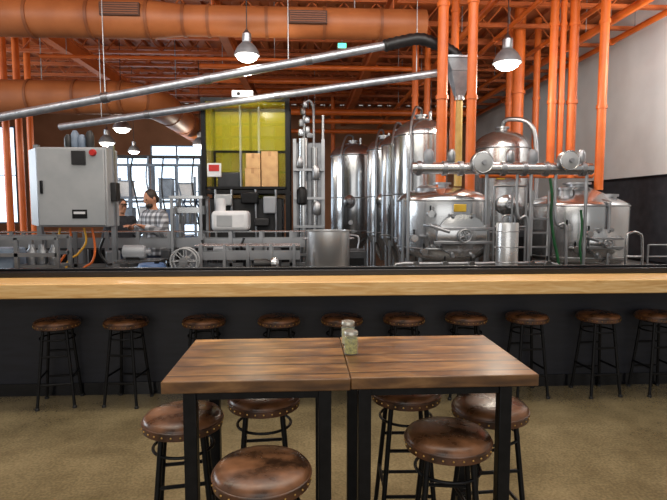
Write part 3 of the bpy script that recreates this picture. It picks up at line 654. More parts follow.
# lift tower with fittings
YT = 9.4; xa = xat(295, YT); xc = xat(323, YT); zt = zat(140, YT); xmid = (xa+xc)/2
t = thing('lift_tower', 'upright steel lift tower right of the yellow guard frame', 'machine', (xmid, YT, 0))
for xx in (xa, xc): MB().bx(xx-.03, xx+.03, YT-.06, YT+.0, 0, zt).build('tower_post', 'steel_dull', t)
MB().bx(xa-.03, xc+.03, YT+.0, YT+.4, .2, zt-.05).build('casing', 'tower', t, .02)
MB().cyl((xmid-.1, YT-.09, .3), (xmid-.1, YT-.09, zt), .085, None, 20).build('column_pipe', 'steel', t)
MB().cyl((xmid+.1, YT-.07, .3), (xmid+.1, YT-.07, zt-.15), .055, None, 20).build('column_pipe', 'steel', t)
for z in (.8, 1.3, 1.8, 2.3): MB().bx(xa-.02, xc+.02, YT-.19, YT-.0, z, z+.04).build('column_clamp', 'steel_dull', t)
for px, py, r_, h_ in ((302, 205, .09, .26), (316, 180, .07, .2), (300, 168, .06, .14), (317, 215, .075, .18)):
    c = P(px, py, YT-.25); MB().lathe([(r_*.7,0),(r_,.03),(r_,h_),(r_*.5,h_+.06)], (c.x, YT-.2, c.z), 18).build('motor', 'black' if px in (302,) else 'steel_dull', t)
MB().cyl((xmid-.08, YT, zt-.06), (xmid-.08, YT, zt+.62), .03, None, 12).build('mast', 'steel_dull', t)
for k, (dx, dz, r_, h_) in enumerate([(-.14,.05,.05,.12),(-.02,.08,.045,.14),(-.13,.22,.04,.12),(-.03,.28,.05,.1),(-.1,.42,.05,.12),(.02,.02,.06,.08),(-.06,.55,.04,.1)]):
    MB().lathe([(r_*.8,0),(r_,.02),(r_,h_-.02),(r_*.7,h_)], (xmid+dx, YT-.05, zt+dz), 14).build('fitting', ['galv','steel_dull','cab2'][k % 3], t)
MB().tube(smooth_pts([(xmid-.08, YT-.05, zt+.6), (xmid+.02, YT-.06, zt+.66), (xmid+.08, YT-.06, zt+.5), (xmid+.09, YT-.06, zt-.2)], 6), .02, 10).build('hose_loop', 'cab2', t)
MB().cyl((xc, YT-.02, zt-.02), (xc, YT-.02, zt+.42), .025, None, 10).build('side_mast', 'steel_dull', t)

# ------------------------------------------------------------------ conveyor
YC = 7.6; xa = xat(-30, YC); xc = xat(305, YC); zc = 1.19
t = thing('conveyor', 'long steel can conveyor running across behind the window sill', 'conveyor', ((xa+xc)/2, YC, 0))
MB().bx(xa, xc, YC-.14, YC-.11, zc-.1, zc+.03).build('side_rail', 'steel_dull', t)
MB().bx(xa, xc, YC+.11, YC+.14, zc-.1, zc+.03).build('side_rail', 'steel_dull', t)
MB().bx(xa, xc, YC-.11, YC+.11, zc-.05, zc).build('belt', 'blackplastic', t)
for yy in (YC-.1, YC+.1): MB().cyl((xa, yy, zc+.12), (xc, yy, zc+.12), .01, None, 8).build('guide_rail', 'steel', t)
for k in range(11):
    xx = xa+.2+k*(xc-xa-.4)/10
    MB().bx(xx-.025, xx+.025, YC-.17, YC-.14, 0, zc+.13).build('leg', 'steel_dull', t); MB().bx(xx-.025, xx+.025, YC+.14, YC+.17, 0, zc+.13).build('leg', 'steel_dull', t)
    MB().bx(xx-.02, xx+.02, YC-.14, YC+.14, .4, .44).build('crosspiece', 'steel_dull', t)
MB().bx(xa, xc, YC-.17, YC-.14, .82, .87).build('lower_rail', 'steel_dull', t)
for k, px in enumerate((118, 142, 170, 205, 222, 250, 275, 296)):
    xx = xat(px, YC); w = random.uniform(.06, .12); zt = random.uniform(1.05, 1.12)
    MB().bx(xx-w, xx+w, YC-.32, YC-.17, zt-random.uniform(.16,.28), zt).build('drive_motor', ['cab2','black','darkgrey','blackplastic'][k % 4], t, .02)
# dark filler boxes added to hide bright floor and darken below the conveyor
for k, (p0, p1, h, lb) in enumerate([(-10, 52, 1.08, 'added dark filler box below the conveyor at far left'), (60, 112, 1.12, 'added dark filler box below the conveyor under the grey control cabinet'),
                               (168, 214, 1.1, 'added dark filler box behind the conveyor near the hose reel'), (222, 300, 1.12, 'added dark filler box behind the conveyor under the white housing')]):
    Yv = 8.75 if k in (2, 3) else 8.3
    a_, b_ = xat(p0, Yv), xat(p1, Yv); t = thing('dark_filler_box', lb, 'machine', ((a_+b_)/2, Yv, 0), 'dark filler boxes')
    MB().bx(a_, b_, Yv-.2, Yv+.2, .1, h).build('box_shell', 'darkgrey', t, .02)
    for q_ in (.2, .5, .8):
        xx = a_+(b_-a_)*q_; MB().bx(xx-.1, xx+.1, Yv-.23, Yv-.2, .6, h-.1).build('panel', 'black' if q_ != .5 else 'cab2', t, .006)
    for xx in (a_+.06, b_-.06):
        for yy in (Yv-.15, Yv+.15): MB().cyl((xx, yy, 0), (xx, yy, .12), .03, None, 12).build('foot', 'steel_dull', t)
q = P(233, 230, YC); x_ = q.x
t = thing('white_hopper', 'white rounded machine housing standing on the conveyor', 'machine', (x_, YC, zc+.13))
MB().bx(x_-.28, x_+.24, YC-.2, YC+.2, zc+.132, zc+.42).build('housing', 'white', t, .06, seg=3)
MB().bx(x_-.2, x_+.02, YC-.206, YC-.19, zc+.2, zc+.36).build('hatch', 'cab', t, .01)
MB().cyl((x_-.17, YC, zc+.42), (x_-.17, YC, zc+.6), .07).build('spout', 'white', t)
# second lower conveyor nearer the sill
YC2 = 6.75; xa = xat(196, YC2); xc = xat(300, YC2); z2 = zat(252, YC2)
t = thing('conveyor', 'short lower conveyor section in front of the white machine housing', 'conveyor', ((xa+xc)/2, YC2, 0))
for yy in (YC2-.13, YC2+.1): MB().bx(xa, xc, yy, yy+.03, z2-.08, z2+.02).build('side_rail', 'steel_dull', t)
MB().bx(xa, xc, YC2-.1, YC2+.1, z2-.04, z2).build('belt', 'blackplastic', t)
for k in range(5):
    xx = xa+.08+k*(xc-xa-.16)/4
    for yy in (YC2-.15, YC2+.15): MB().bx(xx-.018, xx+.018, yy-.018, yy+.018, 0, z2+.12).build('leg', 'steel_dull', t)
for yy in (YC2-.12, YC2+.12): MB().cyl((xa, yy, z2+.1), (xc, yy, z2+.1), .009, None, 8).build('guide_rail', 'steel', t)
# can filler head over the conveyor
xq = xat(190, YC); t = thing('can_filler', 'small steel can filler bridging the conveyor right of the people', 'machine', (xq, YC, 0))
for dx in (-.2, .2):
    for yy in (YC-.24, YC+.24): MB().bx(xq+dx-.018, xq+dx+.018, yy-.018, yy+.018, 0, 1.78).build('post', 'steel_dull', t)
MB().bx(xq-.23, xq+.23, YC-.27, YC+.27, 1.78, 1.82).build('top_plate', 'steel', t)
MB().bx(xq-.18, xq+.18, YC-.08, YC+.08, 1.58, 1.66).build('nozzle_bar', 'steel', t)
for k in range(5): MB().lathe([(.012,0),(.02,.03),(.02,.17)], (xq-.15+k*.075, YC, 1.42), 10).build('nozzle', 'steel_dull', t)
for k in range(4): MB().tube(smooth_pts([(xq-.14+k*.09, YC, 1.66), (xq-.16+k*.09, YC-.06, 1.72), (xq-.12+k*.08, YC-.1, 1.78)], 5), .012, 8).build('filler_hose', 'blue' if k % 2 else 'white', t)
for dx in (-.215, .175): MB().bx(xq+dx, xq+dx+.04, YC-.08, YC+.08, 1.56, 1.68).build('bar_bracket', 'steel_dull', t)
# cable tray with drops
Yt = 9.7; xa = xat(112, Yt); xc = xat(204, Yt); zt = zat(158, Yt)
t = thing('cable_tray', 'dark cable tray on posts with hanging cables behind the people', 'tray', ((xa+xc)/2, Yt, 0))
MB().bx(xa, xc, Yt-.06, Yt+.06, zt-.03, zt+.02).build('tray', 'darkgrey', t)
for xx in (xa+.03, xc-.03): MB().bx(xx-.025, xx+.025, Yt-.025, Yt+.025, 0, zt-.03).build('post', 'darkgrey', t)
for k in range(6):
    xx = xa+.15+k*(xc-xa-.3)/5; dz = random.uniform(.6, 1.2)
    MB().tube(smooth_pts([(xx, Yt-.07, zt), (xx-.04, Yt-.09, zt-dz*.5), (xx+.03, Yt-.09, zt-dz), (xx+.1, Yt-.06, zt-dz-.5)], 5), .014, 8).build('cable_drop', 'blackplastic' if k % 2 else 'bluegrey', t)
# guard frame with clear panels farther back
Yg = 10.3; xa = xat(108, Yg); xc = xat(200, Yg); zt = zat(165, Yg)
t = thing('guard_frame', 'slim grey machine guard frame with clear panels behind the people', 'frame', ((xa+xc)/2, Yg, 0))
for k in range(5):
    xx = xa+k*(xc-xa)/4; MB().bx(xx-.025, xx+.025, Yg-.025, Yg+.025, 0, zt).build('frame_post', 'bluegrey', t)
for z in (1.0, 1.75, zt-.05):
    MB().bx(xa, xc, Yg-.03, Yg-.025+.03, z, z+.05).build('frame_rail', 'bluegrey', t)
for k in range(4):
    MB().bx(xa+k*(xc-xa)/4+.03, xa+(k+1)*(xc-xa)/4-.03, Yg-.004, Yg+.004, 1.06, zt-.06).build('clear_panel', 'clearpanel', t)
for k in range(3):
    xx = xa+.3+k*.5; MB().bx(xx-.1, xx+.1, Yg+.05, Yg+.25, .9, 1.5+.15*(k % 2)).build('drive_unit', ['cab2','black','steel_dull'][k], t, .02)
    MB().bx(xx-.03, xx+.03, Yg+.12, Yg+.18, 0, .9).build('unit_post', 'steel_dull', t)
# big pot
Yp = 6.4; xp = xat(328, Yp); zt = zat(230, Yp)
t = thing('steel_pot', 'wide shiny steel pot on a stand at the centre behind the sill', 'pot', (xp, Yp, .78))
MB().lathe([(.25,.78),(.265,.8),(.265,zt-.01),(.28,zt),(.26,zt),(.255,.86),(0,.86)], (xp,Yp,0), 40).build('pot_body', 'steel_pot', t)
for sgn in (-1,1): MB().tube(smooth_pts([(xp+sgn*.255,Yp-.06,zt-.1),(xp+sgn*.31,Yp-.05,zt-.1),(xp+sgn*.31,Yp+.05,zt-.1),(xp+sgn*.255,Yp+.06,zt-.1)],4), .01, 8).build('handle', 'steel_dull', t)
t = thing('pot_stand', 'low steel stand under the wide pot', 'stand', (xp, Yp, 0))
MB().bx(xp-.3, xp+.3, Yp-.3, Yp+.3, .74, .78).build('stand_top', 'steel_dull', t)
for sx_ in (-1,1):
    for sy_ in (-1,1): MB().bx(xp+sx_*.26-.02, xp+sx_*.26+.02, Yp+sy_*.26-.02, Yp+sy_*.26+.02, 0, .74).build('leg', 'steel_dull', t)
# ------------------------------------------------------------------ control cabinet
YK = 6.7; xa = xat(25, YK); xd = xat(38, YK); xc = xat(108, YK); z0 = zat(227, YK, 60); z1 = zat(147, YK, 60)
t = thing('control_cabinet', 'grey electrical control cabinet on posts at the left', 'cabinet', ((xa+xc)/2, YK+.2, 0))
MB().bx(xd, xc, YK, YK+.4, z0, z1).build('box_shell', 'cab', t, .012)
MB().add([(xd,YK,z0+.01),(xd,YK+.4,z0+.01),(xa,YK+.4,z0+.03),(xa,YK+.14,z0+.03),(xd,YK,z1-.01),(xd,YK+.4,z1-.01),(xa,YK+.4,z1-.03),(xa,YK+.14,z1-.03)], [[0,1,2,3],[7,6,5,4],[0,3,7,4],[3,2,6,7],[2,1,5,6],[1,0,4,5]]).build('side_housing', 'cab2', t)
dr = MB().bx(xd+.02, xc-.02, YK-.035, YK, z0+.02, z1-.02).build('door', 'cab', t, .008)
MB().bx(xd+.06, xd+.09, YK-.065, YK-.035, (z0+z1)/2-.08, (z0+z1)/2+.08).build('handle', 'black', dr, .006)
c = P(80, 158, YK); MB().bx(c.x-.085, c.x+.085, YK-.06, YK-.035, c.z-.085, c.z+.085).build('display', 'blackplastic', dr, .008)
c = P(94, 153, YK); MB().lathe([(.045,0),(.035,-.04)], (c.x, YK-.035, c.z), 20, 'y').build('stop_button', 'red', dr)
c = P(81, 214, YK); MB().bx(c.x-.09, c.x+.09, YK-.042, YK-.035, c.z-.055, c.z+.055).build('label_plate', 'black', dr)
MB().bx(c.x-.07, c.x+.07, YK-.046, YK-.042, c.z+.0, c.z+.03).build('label_stripe', 'white', dr)
for px in (30, 107):
    xx = xat(px, YK); MB().bx(xx-.03, xx+.03, YK+.2, YK+.26, 0, z1+.05).build('post', 'steel_dull', t)
c = P(100, 190, YK); MB().bx(xc, xc+.07, YK+.1, YK+.26, c.z-.14, c.z+.1).build('disconnect_switch', 'blackplastic', t, .01)
for k, px in enumerate((64, 71, 78, 86)):
    xx = xat(px, YK); MB().lathe([(.04,0),(.05,.05),(.05,.13+.05*(k%2)),(.025,.18+.05*(k%2))], (xx, YK+.2, z1), 16).build('gland', 'bluegrey' if k % 3 else 'blackplastic', t)
cabs = [(60, 'cable_y', [(60,228),(58,240),(52,256),(40,268)], 'yellow cable hanging from the cabinet underside, leftmost'),
        (70, 'cable_o', [(70,228),(70,246),(60,262),(54,275)], 'orange cable hanging from the middle of the cabinet underside'),
        (84, 'cable_y', [(84,228),(86,242),(78,254),(66,268)], 'yellow cable hanging from the cabinet underside, rightmost'),
        (92, 'cable_o', [(92,228),(95,248),(92,262),(80,276)], 'orange cable nearest the right cabinet post')]
for px, m_, pp, lb in cabs:
    pts = [P(a_, b_, YK+.08) for a_, b_ in pp]; pts.append(Vector((pts[-1].x-.1, YK+.1, .02)))
    tag(MB().tube(smooth_pts(pts, 6), .014, 8).build('cable', m_), lb, 'cable', 'cabinet cables')
# frame left
YQ = 5.9; t = thing('rinse_frame', 'low steel tube frame with grey bin at far left below the cabinet', 'frame', (xat(20, YQ), YQ, 0))
for px in (-30, 22, 62):
    for yy in (YQ-.15, YQ+.15): MB().bx(xat(px, YQ)-.02, xat(px, YQ)+.02, yy-.02, yy+.02, 0, zat(236, YQ)).build('leg', 'steel_dull', t)
for py in (236, 252):
    MB().bx(xat(-30, YQ), xat(62, YQ), YQ-.17, YQ-.13, zat(py, YQ)-.02, zat(py, YQ)+.02).build('rail', 'steel_dull', t)
    MB().bx(xat(-30, YQ), xat(62, YQ), YQ+.13, YQ+.17, zat(py, YQ)-.02, zat(py, YQ)+.02).build('rail', 'steel_dull', t)
MB().bx(xat(-25, YQ), xat(18, YQ), YQ-.13, YQ+.13, zat(268, YQ), zat(246, YQ)).build('bin', 'bluegrey', t, .02)
for px in (30, 40, 52):
    c = xat(px, YQ); MB().lathe([(.05,0),(.06,.02),(.06,.14),(.03,.18),(.03,.22)], (c, YQ, zat(262, YQ)), 16).build('canister', 'steel_dull', t)
MB().bx(xat(20, YQ), xat(62, YQ), YQ-.13, YQ+.13, zat(262, YQ)-.03, zat(262, YQ)).build('shelf', 'steel_dull', t)
# bench with bits
Ye = 6.9; xa = xat(118, Ye); xc = xat(162, Ye); zb_ = zat(258, Ye)
t = thing('steel_bench', 'low steel work bench between the cabinet and the hose reel', 'bench', ((xa+xc)/2, Ye, 0))
MB().bx(xa, xc, Ye-.2, Ye+.2, zb_-.03, zb_).build('bench_top', 'steel', t)
for xx in (xa+.04, xc-.04):
    for yy in (Ye-.16, Ye+.16): MB().bx(xx-.02, xx+.02, yy-.02, yy+.02, 0, zb_-.03).build('leg', 'steel_dull', t)
c = xat(134, Ye); t = thing('grey_motor', 'grey motor lying on the low steel bench', 'motor', (c, Ye, zb_))
MB().lathe([(.05,-.16),(.09,-.14),(.09,.1),(.07,.13),(.03,.14),(.03,.2)], (c, Ye, zb_+.1), 20, 'x').build('motor_body', 'cab2', t)
MB().bx(c-.1, c+.06, Ye-.07, Ye+.07, zb_, zb_+.03).build('foot', 'black', t)
# dark hoses on the left
for lb, pp in (('black hose sagging from the conveyor between the cabinet and the bench', [(104,238),(100,252),(108,264),(116,270)]),
               ('black hose looping beside the hose reel', [(202,240),(206,254),(198,266),(204,272)]),
               ('black hose hanging under the white machine housing', [(244,238),(240,252),(248,262),(254,272)])):
    pts = [P(a_, b_, 7.2) for a_, b_ in pp]; pts.append(Vector((pts[-1].x+.1, 7.2, .02)))
    tag(MB().tube(smooth_pts(pts, 6), .018, 8).build('hose', 'blackplastic'), lb, 'hose', 'black hoses under the conveyor')
# hose reel
YR = 6.1; c = P(185, 261, YR)
t = thing('hose_reel', 'round steel hose reel just above the sill, left of centre', 'reel', (c.x, YR, 0))
for yy in (YR-.07, YR+.07):
    q = MB().torus((c.x, yy, c.z), .15, .01, 'y')
    for k in range(4):
        a = PI*k/4; u = Vector((math.cos(a),0,math.sin(a)))*.15; q.cyl(Vector((c.x,yy,c.z))-u, Vector((c.x,yy,c.z))+u, .005, None, 8)
    q.build('wheel', 'cab', t)
MB().cyl((c.x, YR-.1, c.z), (c.x, YR+.1, c.z), .05).build('drum', 'steel_dull', t)
for yy in (YR-.1, YR+.1): MB().bx(c.x-.02, c.x+.02, yy-.012, yy+.012, .02, c.z).build('stand_leg', 'steel_dull', t)
MB().bx(c.x-.15, c.x+.15, YR-.15, YR+.15, 0, .02).build('base', 'black', t)
# drum
Yd = 6.2; xx = xat(150, Yd); t = thing('plastic_drum', 'blue plastic drum behind the sill beside the hose reel', 'drum', (xx, Yd, 0))
MB().lathe([(.15,0),(.165,.04),(.165,.35),(.175,.37),(.165,.39),(.165,.68),(.175,.7),(.165,.72),(.165,.96),(.14,1.0),(.0,1.0)], (xx,Yd,0), 28).build('drum_body', 'blue', t)
MB().lathe([(.03,.995),(.03,1.03),(0,1.03)], (xx+.06,Yd,0), 12).build('bung', 'black', t)
# pump
Yu = 6.2; c = P(262, 264, Yu); t = thing('transfer_pump', 'small dark motor pump on a stand behind the sill', 'pump', (c.x, Yu, 0))
MB().lathe([(.03,-.1),(.06,-.09),(.065,.05),(.05,.08),(.04,.12)], (c.x, Yu, c.z), 20, 'x').build('motor', 'blackplastic', t)
MB().lathe([(.07,0),(.08,.03),(.08,.06),(.05,.09)], (c.x+.11, Yu, c.z), 20, 'x').build('pump_head', 'steel', t)
MB().bx(c.x-.13, c.x+.2, Yu-.1, Yu+.1, c.z-.1, c.z-.065).bx(c.x-.1, c.x-.06, Yu-.08, Yu+.08, 0, c.z-.1).bx(c.x+.13, c.x+.17, Yu-.08, Yu+.08, 0, c.z-.1).build('stand', 'black', t)
# shelf rack far behind
Yr = 14.6; xa = xat(116, Yr); xc = xat(198, Yr); t = thing('storage_rack', 'far blue-grey storage rack in front of the bright windows', 'rack', ((xa+xc)/2, Yr, 0))
zt = zat(178, Yr)
for xx in (xa, (xa+xc)/2, xc):
    for yy in (Yr-.36, Yr+.36): MB().bx(xx-.03, xx+.03, yy-.03, yy+.03, 0, zt).build('upright', 'bluegrey', t)
zsh = [.55, 1.25, 1.95]
for z in zsh: MB().bx(xa, xc, Yr-.33, Yr+.33, z-.05, z).build('shelf', 'bluegrey', t)
for i, z in enumerate(zsh):
    for j in range(4):
        if (i*4+j) in (2, 9): continue
        w = random.uniform(.28, .4); h = random.uniform(.3, .5); xx = xa+.3+j*.54
        tt = thing('storage_bin', '%s plastic bin on the %s shelf of the far rack, %s from the left' % (['blue','blue-grey','white'][(i+j)%3], ['lowest','middle','top'][i], ['first','second','third','fourth'][j]), 'bin', (xx, Yr, z), 'bins on the far rack')
        MB().bx(xx-w/2, xx+w/2, Yr-.2, Yr+.2, z+.002, z+h).build('bin_body', ['blue','bluegrey','white'][(i+j)%3], tt, .02)
        MB().bx(xx-w/2-.015, xx+w/2+.015, Yr-.215, Yr+.215, z+h, z+h+.03).build('lid', ['white','blue','bluegrey'][(i+j)%3], tt, .006)

# ------------------------------------------------------------------ people
def evalmesh(o):
    dg = bpy.context.evaluated_depsgraph_get(); e = o.evaluated_get(dg); me = e.to_mesh()
    vs = [v.co.copy() for v in me.vertices]; fs = [list(p.vertices) for p in me.polygons]; e.to_mesh_clear()
    return vs, fs
def kill(o):
    me = o.data; bpy.data.objects.remove(o); bpy.data.meshes.remove(me)
def largest(mb):
    if not mb.f: return mb
    par = list(range(len(mb.v)))
    def fd(i):
        while par[i] != i: par[i] = par[par[i]]; i = par[i]
        return i
    for f in mb.f:
        a = fd(f[0])
        for i in f[1:]: par[fd(i)] = a
    cnt = {}
    for f in mb.f: k = fd(f[0]); cnt[k] = cnt.get(k, 0)+1
    b = max(cnt, key=cnt.get)
    idx = {}; q = MB()
    for f in mb.f:
        if fd(f[0]) == b:
            for i in f:
                if i not in idx: idx[i] = len(q.v); q.v.append(mb.v[i])
            q.f.append([idx[i] for i in f])
    return q
def fuse(mb, vox, it=2):
    me = bpy.data.meshes.new('tmp'); me.from_pydata([tuple(v) for v in mb.v], [], mb.f)
    bm = bmesh.new(); bm.from_mesh(me); bmesh.ops.recalc_face_normals(bm, faces=bm.faces); bm.to_mesh(me); bm.free()
    o = bpy.data.objects.new('tmp', me); COL.objects.link(o)
    m = o.modifiers.new('r', 'REMESH'); m.mode = 'VOXEL'; m.voxel_size = vox
    sm = o.modifiers.new('s', 'SMOOTH'); sm.factor = .5; sm.iterations = it
    bpy.context.view_layer.update(); r = evalmesh(o); kill(o); q = MB(); q.add(*r); return largest(q)
def keep(mb, fn):
    ok = [fn(p) for p in mb.v]; idx = {}; q = MB()
    for f in mb.f:
        if all(ok[i] for i in f):
            for i in f:
                if i not in idx: idx[i] = len(q.v); q.v.append(mb.v[i])
            q.f.append([idx[i] for i in f])
    return largest(q)
def inflate(mb, d):
    bm = bmesh.new(); vv = [bm.verts.new(p) for p in mb.v]
    for f in mb.f:
        try: bm.faces.new([vv[i] for i in f])
        except Exception: pass
    bmesh.ops.recalc_face_normals(bm, faces=bm.faces); bm.normal_update()
    q = MB(); q.v = [v.co+v.normal*d for v in bm.verts]; q.f = mb.f; bm.free(); return q
def limb(mb, pts, rs):
    for k in range(len(pts)): mb.ball(pts[k], rs[k], 16, 10)
    for k in range(len(pts)-1): mb.cyl(pts[k], pts[k+1], rs[k], rs[k+1], 16)
def person(label, loc, rz, shirt, elbows, wrists, headtilt, cap, beard, scale=1.0):
    t = thing('person', label, 'person', (0,0,0))
    sh = [Vector((-.175,0,1.43)), Vector((.175,0,1.43))]
    sk = MB()
    sk.lathe([(.09,.8),(.15,.86),(.168,.95),(.152,1.08),(.16,1.2),(.178,1.33),(.172,1.41),(.13,1.465),(.065,1.5),(.052,1.56)], (0,0,0), 28, 'z', (1.02,.7,1))
    sk.cyl((0,-.005,1.44), (0,-.02,1.62), .055, .05, 16)
    for k in (0,1): limb(sk, [(sh[k].x*.7,0,1.42), sh[k], elbows[k], wrists[k]], [.07,.066,.046,.03])
    for s_ in (-1,1): limb(sk, [(s_*.085,0,.9),(s_*.1,-.02,.5),(s_*.1,.02,.1),(s_*.11,-.14,.045)], [.095,.06,.042,.036])
    core = fuse(sk, .012)
    mb = MB().add(sk.v, sk.f)
    R = Matrix.Rotation(headtilt, 3, 'X'); nc = Vector((0,-.01,1.57))
    def hd(p): return nc + R @ (Vector(p)-nc)
    hb = MB().ball((0,-.025,1.69), (.074,.094,.115), 20, 14).ball((0,-.06,1.61), (.048,.05,.05), 14, 8).ball((0,-.122,1.672), (.014,.02,.026), 10, 8).ball((0,-.108,1.632), (.026,.012,.009), 10, 6)
    for s_ in (-1,1): hb.ball((s_*.076,-.01,1.68), (.012,.022,.032), 10, 8)
    mb.add([hd(p) for p in hb.v], hb.f)
    for k in (0,1):
        s_ = -1 if k == 0 else 1
        w = Vector(wrists[k]); d = (w-Vector(elbows[k])).normalized(); up = Vector((0,0,1)); sd = d.cross(up).normalized(); nrm = sd.cross(d)
        pm = MB().ball((0,0,0), (.042,.055,.02), 14, 8)
        B = Matrix((sd, d, nrm)).transposed()
        mb.cyl(w-d*.04, w+d*.05, .026, None, 12)
        mb.add([w+d*.05+B @ p for p in pm.v], pm.f)
        for f, (off, ln) in enumerate(((-.03,.062),(-.01,.075),(.01,.07),(.03,.055))):
            a = w+d*.06+sd*off*.8; c = w+d*.085+sd*off; mb.tube([a, c, c+d*ln*.5-nrm*.004, c+d*ln*.8-nrm*.022, c+d*ln-nrm*.04], [.01,.0098,.0092,.0088,.0075], 8)
        th = w+d*.04-sd*s_*.025; mb.tube([th, th-sd*s_*.03+d*.02, th-sd*s_*.04+d*.05], [.012,.011,.009], 8)
    fuse(mb, .006, 1).build('body', 'skin', t)
    for s_ in (-1,1): MB().ball(hd((s_*.03,-.112,1.695)), (.011,.007,.007), 10, 8).build('eye', 'eye', t)
    ws = [Vector(w) for w in wrists]
    keep(inflate(core, .022), lambda p: .86 < p.z < 1.52 and all((p-w).length > .05 for w in ws)).build('shirt', shirt, t)
    keep(inflate(core, .012), lambda p: .09 < p.z < .95 and abs(p.x) < .26 and p.y > -.2).build('trousers', 'jeans', t)
    for s_ in (-1,1): MB().ball((s_*.11,-.06,.045), (.052,.14,.045), 16, 8).build('shoe', 'black', t)
    hh = MB().ball((0,-.005,1.715), (.083,.098,.102), 20, 12).ball((0,.055,1.66), (.062,.05,.07), 14, 8)
    hq = fuse(hh, .008, 1); MB().add([hd(p) for p in hq.v], hq.f).build('cap' if cap else 'hair', 'hair', t)
    if beard:
        bb = MB().ball((0,-.075,1.6), (.058,.05,.045), 16, 8); MB().add([hd(p) for p in bb.v], bb.f).build('beard', 'hair', t)
    if cap:
        br = MB().ball((0,-.11,1.742), (.062,.075,.008), 16, 6); MB().add([hd(p) for p in br.v], br.f).build('cap_brim', 'hair', t)
    t.location = loc; t.rotation_euler = (0,0,rz); t.scale = (scale,)*3; return t
Yh = 8.15
person('bearded person in a grey plaid shirt looking down while working at the conveyor', (xat(154, Yh), Yh, 0), math.radians(-38), 'plaid',
       [(-.28,-.08,1.2),(.29,-.05,1.18)], [(-.16,-.28,1.27),(.14,-.27,1.28)], math.radians(18), False, True, 1.07)
Yh2 = 9.15
person('person in dark clothes standing behind the conveyor beside the cabinet', (xat(121, Yh2), Yh2, 0), math.radians(40), 'darkshirt',
       [(-.27,.02,1.16),(.27,.02,1.16)], [(-.2,-.22,1.1),(.2,-.2,1.08)], math.radians(12), True, False)

# ------------------------------------------------------------------ stools
def make_stool():
    t = thing('bar_stool', 'x', 'stool', (0,0,0))
    hs = .728; R = .176
    prof = [(0,hs+.004),(.06,hs+.004),(.11,hs+.002),(.145,hs-.003),(.166,hs-.01),(R,hs-.022),(R+.002,hs-.032)]
    MB().lathe(prof[::-1], (0,0,0), 48).build('seat_cushion', 'leather', t)
    MB().lathe([(R-.01,hs-.07),(R+.001,hs-.066),(R+.002,hs-.038),(R,hs-.03)], (0,0,0), 48).build('seat_band', 'leather_side', t)
    q = MB()
    for k in range(28):
        a = 2*PI*k/28; q.ball(((R+.001)*math.cos(a), (R+.001)*math.sin(a), hs-.05), .0055, 6, 4)
    nl = q.build('nail_trim', 'brass', t); nl['kind'] = 'stuff'
    MB().torus((0,0,hs-.034), R+.001, .005, 'z', 48, 8).build('piping', 'leather_side', t)
    zp = hs-.085
    MB().lathe([(.12,zp),(.12,hs-.07)], (0,0,0), 28).build('seat_plate', 'black', t)
    def rad(z): return .125+(.2-.125)*(1-z/zp)
    for k in range(4):
        a = PI/4+k*PI/2; c, s_ = math.cos(a), math.sin(a)
        lg = MB().tube([(rad(zp)*c, rad(zp)*s_, zp), (rad(.02)*c, rad(.02)*s_, .012)], .0125, 10).build('leg', 'black', t)
        MB().lathe([(.018,0),(.018,.015),(.013,.02)], (rad(0)*c, rad(0)*s_, 0), 12).build('foot', 'blackplastic', lg)
    for z in (.2, .43):
        for k in range(4):
            if z > .3 and k % 2: continue
            a = PI/4+k*PI/2; b_ = a+PI/2; r_ = rad(z); zz = z+(.05 if k % 2 else 0)
            MB().cyl((r_*math.cos(a), r_*math.sin(a), zz), (r_*math.cos(b_), r_*math.sin(b_), zz), .009, None, 8).build('rung', 'black', t)
    MB().torus((0,0,.57), rad(.57), .007, 'z', 36, 8).build('brace_ring', 'black', t)
    return t
st0 = make_stool()
bar_px = [57, 126, 204, 279, 342, 404, 466, 527, 598, 657]
first = True
ordn = ['first','second','third','fourth','fifth','sixth','seventh','eighth','ninth','tenth']
for k, px in enumerate(bar_px):
    o = st0 if first else copy_tree(st0); first = False
    Y = 4.42; o.location = (P(px, 320, Y).x, Y, 0); o.rotation_euler = (0,0,random.uniform(-.2,.2))
    o['label'] = 'round brown leather stool along the bar counter, %s from the left' % ordn[k]; o['group'] = 'stools along the bar counter'
tab = [(262, 463, 'brown leather stool pulled out nearest the viewer, lowest in the photo'),
       (448, 430, 'brown leather stool under the front of the right table, near the middle'),
       (183, 411, 'brown leather stool at the left end of the left table'),
       (490, 401, 'brown leather stool at the right end of the right table'),
       (264, 392, 'brown leather stool on the far side of the left table'),
       (406, 386, 'brown leather stool on the far side of the right table')]
for px, py, lb in tab:
    o = copy_tree(st0); p = Zp(px, py, .728); o.location = (p.x, p.y, 0); o.rotation_euler = (0,0,random.uniform(-.4,.4))
    o['label'] = lb; o['group'] = 'stools around the tables'

